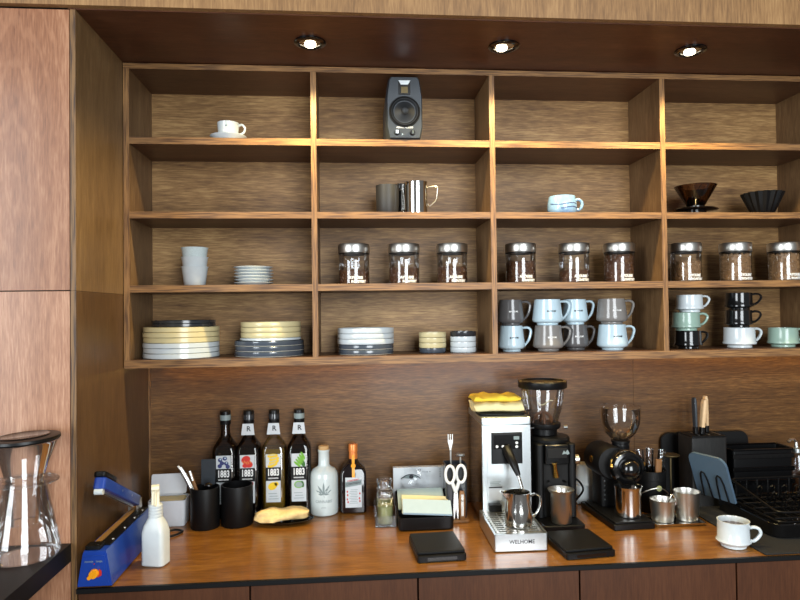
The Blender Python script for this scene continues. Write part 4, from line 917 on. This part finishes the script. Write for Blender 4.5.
# translucent cups behind
tag(obj('plastic_canister', MB().rings([rr(0,0.066,0.050,0.010), rr(0.004,0.070,0.054,0.012), rr(0.052,0.070,0.054,0.012), rr(0.054,0.066,0.050,0.012)]), M['plastic_w'], None, (1.290,0.178,ZT)), 'white plastic canister against the backsplash between the grinders', 'container')
b = MB()
b.lathe([(0,0.0)]+[p for i in range(5) for p in ((0.034-i*0.0012,0.001+i*0.006),(0.0328-i*0.0012,0.0045+i*0.006))]+[(0.024,0.058),(0.022,0.060),(0,0.060)], 36)
tag(obj('cup_stack_sleeve', b, M['plastic_w'], None, (1.290,0.178,ZT+0.0545)), 'upturned white paper cup resting on the white canister', 'cup')

# short grinder
t = thing('short_grinder', 'short black cast-iron coffee grinder with round glass hopper', 'grinder', (1.318,0.024,ZT), 0.05)
obj('base_plate', MB().rbox(0,0,0.0,0.016,0.116,0.214,0.006,0.002), M['black'], t)
obj('base_step', MB().rbox(0,-0.004,0.0162,0.0205,0.104,0.196,0.006,0.001), M['matte'], t)
obj('pillar', MB().rbox(0.002,0.060,0.0207,0.116,0.062,0.066,0.010,0.002), M['matte'], t)
obj('motor', MB().lathe([(0,-0.040),(0.038,-0.040),(0.0455,-0.032),(0.0465,-0.010),(0.0465,0.050),(0.043,0.062),(0,0.066)], 44).xf(Tr(-0.006,0.060,0.150) @ Rot(PI/2,'X')), M['matte'], t)
obj('burr_housing', MB().lathe([(0,-0.02),(0.040,-0.02),(0.0455,-0.010),(0.0485,0.0),(0.0485,0.022),(0.044,0.028),(0.036,0.030),(0.034,0.026),(0,0.026)], 44).xf(Tr(0.020,-0.014,0.144) @ Rot(PI/2,'X')), M['gloss'], t)
obj('dial_dome', MB().lathe([(0.028,0.026),(0.0275,0.034),(0.022,0.044),(0.012,0.050),(0,0.052)], 36).xf(Tr(0.022,-0.014,0.142) @ Rot(PI/2,'X')), M['gloss'], t)
for x, z in ((-0.026,0.150),(0.066,0.152)):
    obj('wing_nut', MB().ball((x,-0.034,z), 0.0065, 0.005, 0.0065, 12, 8).tube([(x,-0.030,z),(x-0.004 if x > 0 else x+0.003,-0.028,z+0.018)], 0.003, 8), M['brass'], t)
obj('side_badge', MB().lathe([(0,0.0),(0.010,0.0),(0.010,0.0012),(0,0.0016)], 24).xf(Tr(-0.0515,0.040,0.155) @ Rot(-PI/2,'Y')), M['brass'], t)
obj('spout', MB().rings([[(x+0.018,y-0.018,0.114) for x,y,_ in rr(0,0.040,0.030,0.006)],[(x+0.018,y-0.018,0.086) for x,y,_ in rr(0,0.030,0.022,0.005)]]), M['matte'], t)
for i in range(5): obj('scale_mark', MB().box(-0.0215,-0.0175,0.0262,0.0270,0.040+i*0.013,0.0445+i*0.013), M['satin'], t)
obj('hopper_neck', MB().lathe([(0.024,0.178),(0.0245,0.180),(0.0235,0.198),(0.026,0.201),(0.026,0.206),(0,0.206)], 32, (0.034,0.034,0)), M['black'], t)
hp_ = obj('hopper', MB().lathe([(0.018,0.206),(0.030,0.214),(0.044,0.230),(0.053,0.252),(0.0565,0.275),(0.0565,0.298),(0.0575,0.300)], 48, (0.034,0.034,0)), M['glass'], t)
obj('hopper_lid', MB().lathe([(0.0575,0.3005),(0.057,0.304),(0.035,0.309),(0.012,0.311),(0,0.311)], 44, (0.034,0.034,0)), M['glass'], hp_)
rb = MB(); rnd = random.Random(9)
for i in range(40):
    a = rnd.uniform(0,2*PI); r = 0.030*math.sqrt(rnd.random())
    rb.ball((0.034+r*math.cos(a),0.034+r*math.sin(a),0.213+0.010*(r/0.03)**2+rnd.uniform(0,0.006)), 0.0036,0.003,0.005,6,4, rot=Matrix.Rotation(rnd.uniform(0,3),3,'X'))
o = obj('beans', rb, M['bean2'], hp_); o['kind'] = 'stuff'
tag(obj('grounds_cup', MB().lathe(shell([(0.032,0),(0.0340,0.002),(0.0345,0.070),(0.0375,0.080)], 0.0014), 40), M['mirror'], None, (1.3310,-0.026,ZT+0.0210)), 'polished steel grounds cup under the short grinder', 'cup')
tag(obj('card_box', MB().rbox(0,0,0,0.098,0.030,0.040,0.002,0.001), M['tape'], None, (1.402,0.160,ZT)), 'narrow tan box standing between short grinder and canister', 'box')

# black canister with bagged tools
t = thing('canister', 'tall matte black canister behind the steel cups', 'canister', (1.446,0.080,ZT))
obj('body', MB().lathe(shell([(0.0415,0),(0.0430,0.002),(0.0430,0.090),(0.0440,0.091),(0.0440,0.116)], 0.0025), 44), M['matte'], t)
obj('wire_bail', handle([(-0.043,-0.010,0.040),(-0.040,-0.034,0.058),(-0.012,-0.0465,0.072),(0.014,-0.0465,0.070),(0.036,-0.034,0.054),(0.043,-0.010,0.040)], 0.0014), M['steel'], t)
obj('tag_disc', facing(MB().lathe([(0,0.002),(0.008,0.0015),(0.008,0),(0,0)], 20), 0.003,-0.0465,0.072), M['herb'], t)
for i, (dx, dy, a) in enumerate(((-0.016,0.0,-0.08),(0.003,0.012,0.02),(0.018,-0.004,0.10))):
    b = MB().lathe(shell([(0.009,0.006),(0.0100,0.010),(0.0105,0.168),(0.0115,0.172)], 0.001), 24).xf(Rot(a,'Y'))
    tag(obj('glass_tube', b, M['glass'], None, (1.446+dx,0.080+dy,ZT)), f'{["left","middle","right"][i]} clear glass tube standing in the black canister', 'tube', 'glass tubes in the canister')
tag(obj('wood_scoop', MB().rbox(0,0,0.006,0.150,0.018,0.008,0.003,0.001).xf(Rot(0.06,'Y')), M['brown'], None, (1.450,0.052,ZT)), 'brown wooden stick inside the black canister', 'stick')
t = thing('bronze_stand', 'slim bronze stand with round flat top beside the canister', 'stand', (1.5060,0.076,ZT))
obj('foot', MB().lathe([(0,0),(0.012,0),(0.012,0.003),(0.004,0.006),(0,0.006)], 24), M['bronze'], t)
obj('stem', MB().tube([(0,0,0.004),(0.001,0,0.150)], 0.0028, 8), M['bronze'], t)
obj('top_disc', MB().lathe([(0,0.148),(0.020,0.151),(0.026,0.155),(0.025,0.157),(0,0.155)], 32), M['bronze'], t)

# steel cups on a small tray
t = thing('steel_tray', 'small rectangular steel tray under two steel cups', 'tray', (1.4570,-0.028,ZT), 0.0)
obj('plate', MB().rings([rr(0,0.132,0.084,0.006), rr(0.002,0.136,0.088,0.008), rr(0.008,0.140,0.092,0.010), rr(0.008,0.136,0.088,0.008), rr(0.003,0.130,0.082,0.006)]), M['mirror'], t)
tag(obj('steel_cup', MB().lathe(shell([(0.026,0),(0.028,0.002),(0.0325,0.056),(0.0335,0.058)], 0.0013), 40), M['steel'], None, (1.4270,-0.0275,ZT+0.0036)), 'shorter steel cup on the small tray with a spoon hooked in', 'cup', 'steel cups on the small tray')
tag(obj('steel_cup', MB().lathe(shell([(0.026,0),(0.028,0.002),(0.0330,0.064),(0.0335,0.066),(0.0345,0.075),(0.0350,0.077)], 0.0013), 40), M['steel'], None, (1.4970,-0.0265,ZT+0.0036)), 'taller steel cup on the small tray with ridged rim', 'cup', 'steel cups on the small tray')
tag(obj('hooked_spoon', handle([(0.000,0,0.008),(0.020,0,0.050),(0.030,0,0.068),(0.036,0,0.064),(0.0395,0,0.050),(0.0395,0,0.040)], 0.0024, ry=0.0016), M['mirror'], None, (1.4240,-0.030,ZT+0.0045)), 'small bent steel spoon hooked over the shorter steel cup', 'spoon')

# coffee cup near the front edge
t = thing('coffee_cup', 'white coffee cup with coffee inside near the counter front', 'cup', (1.5080,-0.2185,ZT), -0.40)
obj('body', MB().lathe(shell([(0.0250,0),(0.0285,0.001),(0.0290,0.006),(0.0370,0.0115),(0.0395,0.0150),(0.0360,0.022),(0.0358,0.060),(0.0366,0.0635)], 0.0030), 48), M['white'], t)
obj('handle', handle([(0.0355,0,0.048),(0.046,0,0.050),(0.056,0,0.046),(0.059,0,0.036),(0.052,0,0.024),(0.0435,0,0.017),(0.0370,0,0.0165)], 0.0042, ry=0.0054), M['white'], t)
obj('coffee', MB().lathe([(0,0.0495),(0.0322,0.0495),(0.0322,0.0505),(0,0.0505)], 36), M['coffee'], t)

# dish drying area
tag(obj('drying_mat', MB().rbox(1.93,-0.0905,0,0.0040,0.770,0.385,0.006,0.001), M['stone'], None, (0,0,ZT)), 'dark fibre drying mat under the dish rack', 'mat')
t = thing('dish_rack', 'black wire dish rack with drip tray at the right end', 'dish rack', (1.628,-0.200,ZT+0.0042))
WX, WY = 0.56, 0.258
b = MB(); rings = []
for z, ins in ((0.0,0.006),(0.004,0.0),(0.034,-0.002),(0.036,0.0),(0.034,0.004),(0.007,0.008)):
    rings.append([(x+WX/2,y+WY/2,z) for x,y,_ in rr(0,WX-2*ins,WY-2*ins,0.030,8)])
obj('drip_tray', b.rings(rings), M['gloss'], t)
def wire(path, r=0.0022, closed=False): return MB().tube(path, r, 7, closed)
x0, x1, y0, y1 = 0.035, WX-0.035, 0.030, WY-0.016
for nm, z in (('lower_frame', 0.030),('upper_frame', 0.085)):
    c_ = [(x+ (x0+x1)/2, y+(y0+y1)/2, z) for x,y,_ in rr(0,x1-x0,y1-y0,0.02,4)]
    if nm == 'upper_frame': c_ = [(x,y,z+ (0.0 if y > y0+0.1 else -0.030)) for x,y,z in c_]
    obj(nm, wire(c_, 0.0028, True), M['black'], t)
for i in range(15):
    x = x0+0.02+i*(x1-x0-0.04)/14
    obj('cross_wire', wire([(x,y0,0.032),(x,(y0+y1)/2,0.030),(x,y1,0.032),(x,y1,0.085)]), M['black'], t)
for i in range(5):
    y = y0+0.02+i*(y1-y0-0.04)/4
    obj('long_wire', wire([(x0,y,0.0345),(x1,y,0.0345)]), M['black'], t)
lp = MB().tube([(-0.001,0,0.0),(-0.001,-0.010,0.030),(0.000,-0.014,0.040),(0.006,-0.014,0.044),(0.012,-0.014,0.040),(0.013,-0.010,0.030),(0.013,0,0.0)], 0.0021, 7).mesh('plate_loop', [M['gloss']])
for j, y in enumerate((y0+0.045, y0+0.105, y0+0.165)):
    for i in range(13): obj('plate_loop', lp, None, t, (x0+0.045+i*0.036, y, 0.036))
BM = Tr(-0.004,0.150,0.0440) @ Rot(0.33,'Z') @ Rot(-0.32,'Y')
for u in (0.030, 0.082):
    obj('tall_loop', wire([(-0.008,u-0.014,0.0),(-0.008,u-0.011,0.055),(-0.008,u-0.006,0.074),(-0.008,u+0.002,0.078),(-0.008,u+0.008,0.070),(-0.008,u+0.011,0.050),(-0.008,u+0.014,0.0)], 0.0022).xf(BM), M['black'], t)

# blue-grey board leaning in the rack
b = MB(); pts = []
for u, v in [(0,0)]+[(0,0.10)]+[(0.0+0.024*(1-math.cos(a)),0.130+0.024*(math.sin(a)-1)) for a in [PI/2*i/6 for i in range(7)]]+[(0.122-0.024*(1-math.sin(a)),0.130-0.024*(1-math.cos(a))) for a in [PI/2*i/6 for i in range(7)]]+[(0.122,0)]: pts.append((u,v))
b.prism(pts, 'x', -0.0035, 0.0035)
tag(obj('chopping_board', b, M['slateboard'], None, (1.624,-0.050,ZC+0.0485), (0,-0.32,0.33)), 'blue-grey rounded chopping board leaning out of the rack', 'board')

# knife block, knives
kb = thing('knife_block', 'charcoal wooden knife block behind the chopping board', 'knife block', (1.6235,0.112,ZT))
obj('block', MB().rbox(0,0,0,0.203,0.106,0.080,0.004,0.002), M['blockwood'], kb)
obj('top_plate', MB().rbox(0,0,0.2032,0.2070,0.104,0.078,0.004,0.001), M['matte'], kb)
for i in range(6): obj('slot', MB().box(-0.040+i*0.016,-0.036+i*0.016,-0.024,0.024,0.2071,0.2078), M['steel'] if i % 2 else M['void'], kb)
def knife(dx, dy, lean, hmat, label, L=0.105, w=0.0085):
    t = thing('kitchen_knife', label, 'knife', (1.6235+dx,0.112+dy,ZC+0.2090), 0, 'knives in the knife block')
    R_ = Rot(lean,'Y')
    obj('bolster', MB().rbox(0,0,0,0.020,0.012,0.016,0.003,0.001).xf(R_), M['black'], t)
    obj('handle', MB().rings([rr(0.0202,w*1.3,0.018,0.004), rr(0.05,w*1.5,0.021,0.005), rr(L-0.01,w*1.45,0.022,0.005), rr(L,w*1.1,0.017,0.004)]).xf(R_), hmat, t)
knife(-0.022, -0.006, -0.03, M['char'], 'grey-handled knife in the block, slimmest handle', 0.106, 0.006)
knife(-0.007, -0.012, 0.10, M['palewood'], 'pale wooden-handled knife leaning in the block front', 0.101)
knife(0.022, 0.012, -0.02, M['palewood'], 'pale wooden-handled knife upright behind the leaning one', 0.108, 0.007)

# black tray against the wall, organiser, dispenser
b = MB().rbox(0,0,-0.005,0.005,0.284,0.195,0.028,0.002, seg=8)
tag(obj('serving_tray', b, M['matte'], None, (1.682,0.1955,ZC+0.0985), (PI/2-0.06,0,0)), 'black rounded serving tray leaning on the backsplash behind knife block', 'tray')
t = thing('dish_organiser', 'black slatted organiser box behind the wire dish rack', 'organiser', (1.797,0.1235,ZT))
obj('box', hollow(0.186,0.075,0.158,0.006,0.003), M['black'], t)
for i in range(4): obj('slat', MB().rbox(0,-0.0395,0.020+i*0.038,0.034+i*0.038,0.192,0.004,0.001,0.001), M['gloss'], t)
obj('rim', MB().tube([(x,y,0.160) for x,y,_ in rr(0,0.190,0.079,0.008)], 0.003, 7, True), M['gloss'], t)
t = thing('glass_dispenser', 'clear glass dispenser bottle with curved metal spout', 'dispenser', (1.930,0.125,ZT))
obj('glass', MB().lathe([(0,0),(0.026,0),(0.028,0.003),(0.028,0.125),(0.022,0.138),(0.014,0.142)], 36), M['glass'], t)
obj('liquid', MB().lathe([(0,0.003),(0.0265,0.004),(0.0265,0.070),(0,0.070)], 32), M['coffee'], t)
obj('pump', MB().lathe([(0.0155,0.140),(0.0155,0.152),(0.006,0.155),(0.004,0.172),(0,0.172)], 24).tube([(0.0,0,0.170),(-0.010,-0.004,0.180),(-0.024,-0.008,0.181),(-0.033,-0.011,0.174)], 0.0038, 8), M['satin'], t)
tag(obj('steel_beaker', MB().lathe(shell([(0.022,0),(0.024,0.002),(0.026,0.125),(0.027,0.127)], 0.0014), 36), M['steel'], None, (1.990,0.120,ZT)), 'plain steel beaker right of the glass dispenser', 'beaker')

# carafe on the side counter
t = thing('glass_carafe', 'tall waisted glass carafe with black lid on the side counter', 'carafe', (-0.0750,-0.357,TZ+0.0004))
obj('flask', MB().lathe([(0,0.003),(0.058,0.001),(0.0645,0.006),(0.0655,0.014),(0.0605,0.040),(0.0535,0.075),(0.0470,0.108),(0.0415,0.135),(0.0395,0.148)], 56), M['glass'], t)
obj('collar', MB().lathe([(0.040,0.149),(0.058,0.148),(0.0625,0.150),(0.0625,0.152),(0.058,0.154),(0.040,0.153),(0.040,0.149)], 56), M['glass'], t)
obj('brew_cone', MB().lathe([(0.0295,0.070),(0.0310,0.068),(0.0335,0.120),(0.0365,0.152),(0.0480,0.192),(0.0605,0.228),(0.0625,0.231)], 56), M['glass'], t)
ld = obj('lid', MB().lathe([(0,0.2395),(0.0640,0.2395),(0.0660,0.2425),(0.0650,0.2475),(0.058,0.2490),(0,0.2490)], 56).xf(Tr(0,0,-0.008)).xf(Tr(0,0,0.234) @ Rot(math.radians(-2.0),'Y') @ Rot(math.radians(1.0),'X') @ Tr(0,0,-0.234)), M['black'], t)
obj('lid_inset', MB().lathe([(0.0445,0.2491),(0.046,0.2505),(0.044,0.2515),(0.040,0.2500),(0,0.2500)], 48).xf(Tr(0,0,-0.008)).xf(Tr(0,0,0.234) @ Rot(math.radians(-2.0),'Y') @ Rot(math.radians(1.0),'X') @ Tr(0,0,-0.234)), M['gloss'], ld)
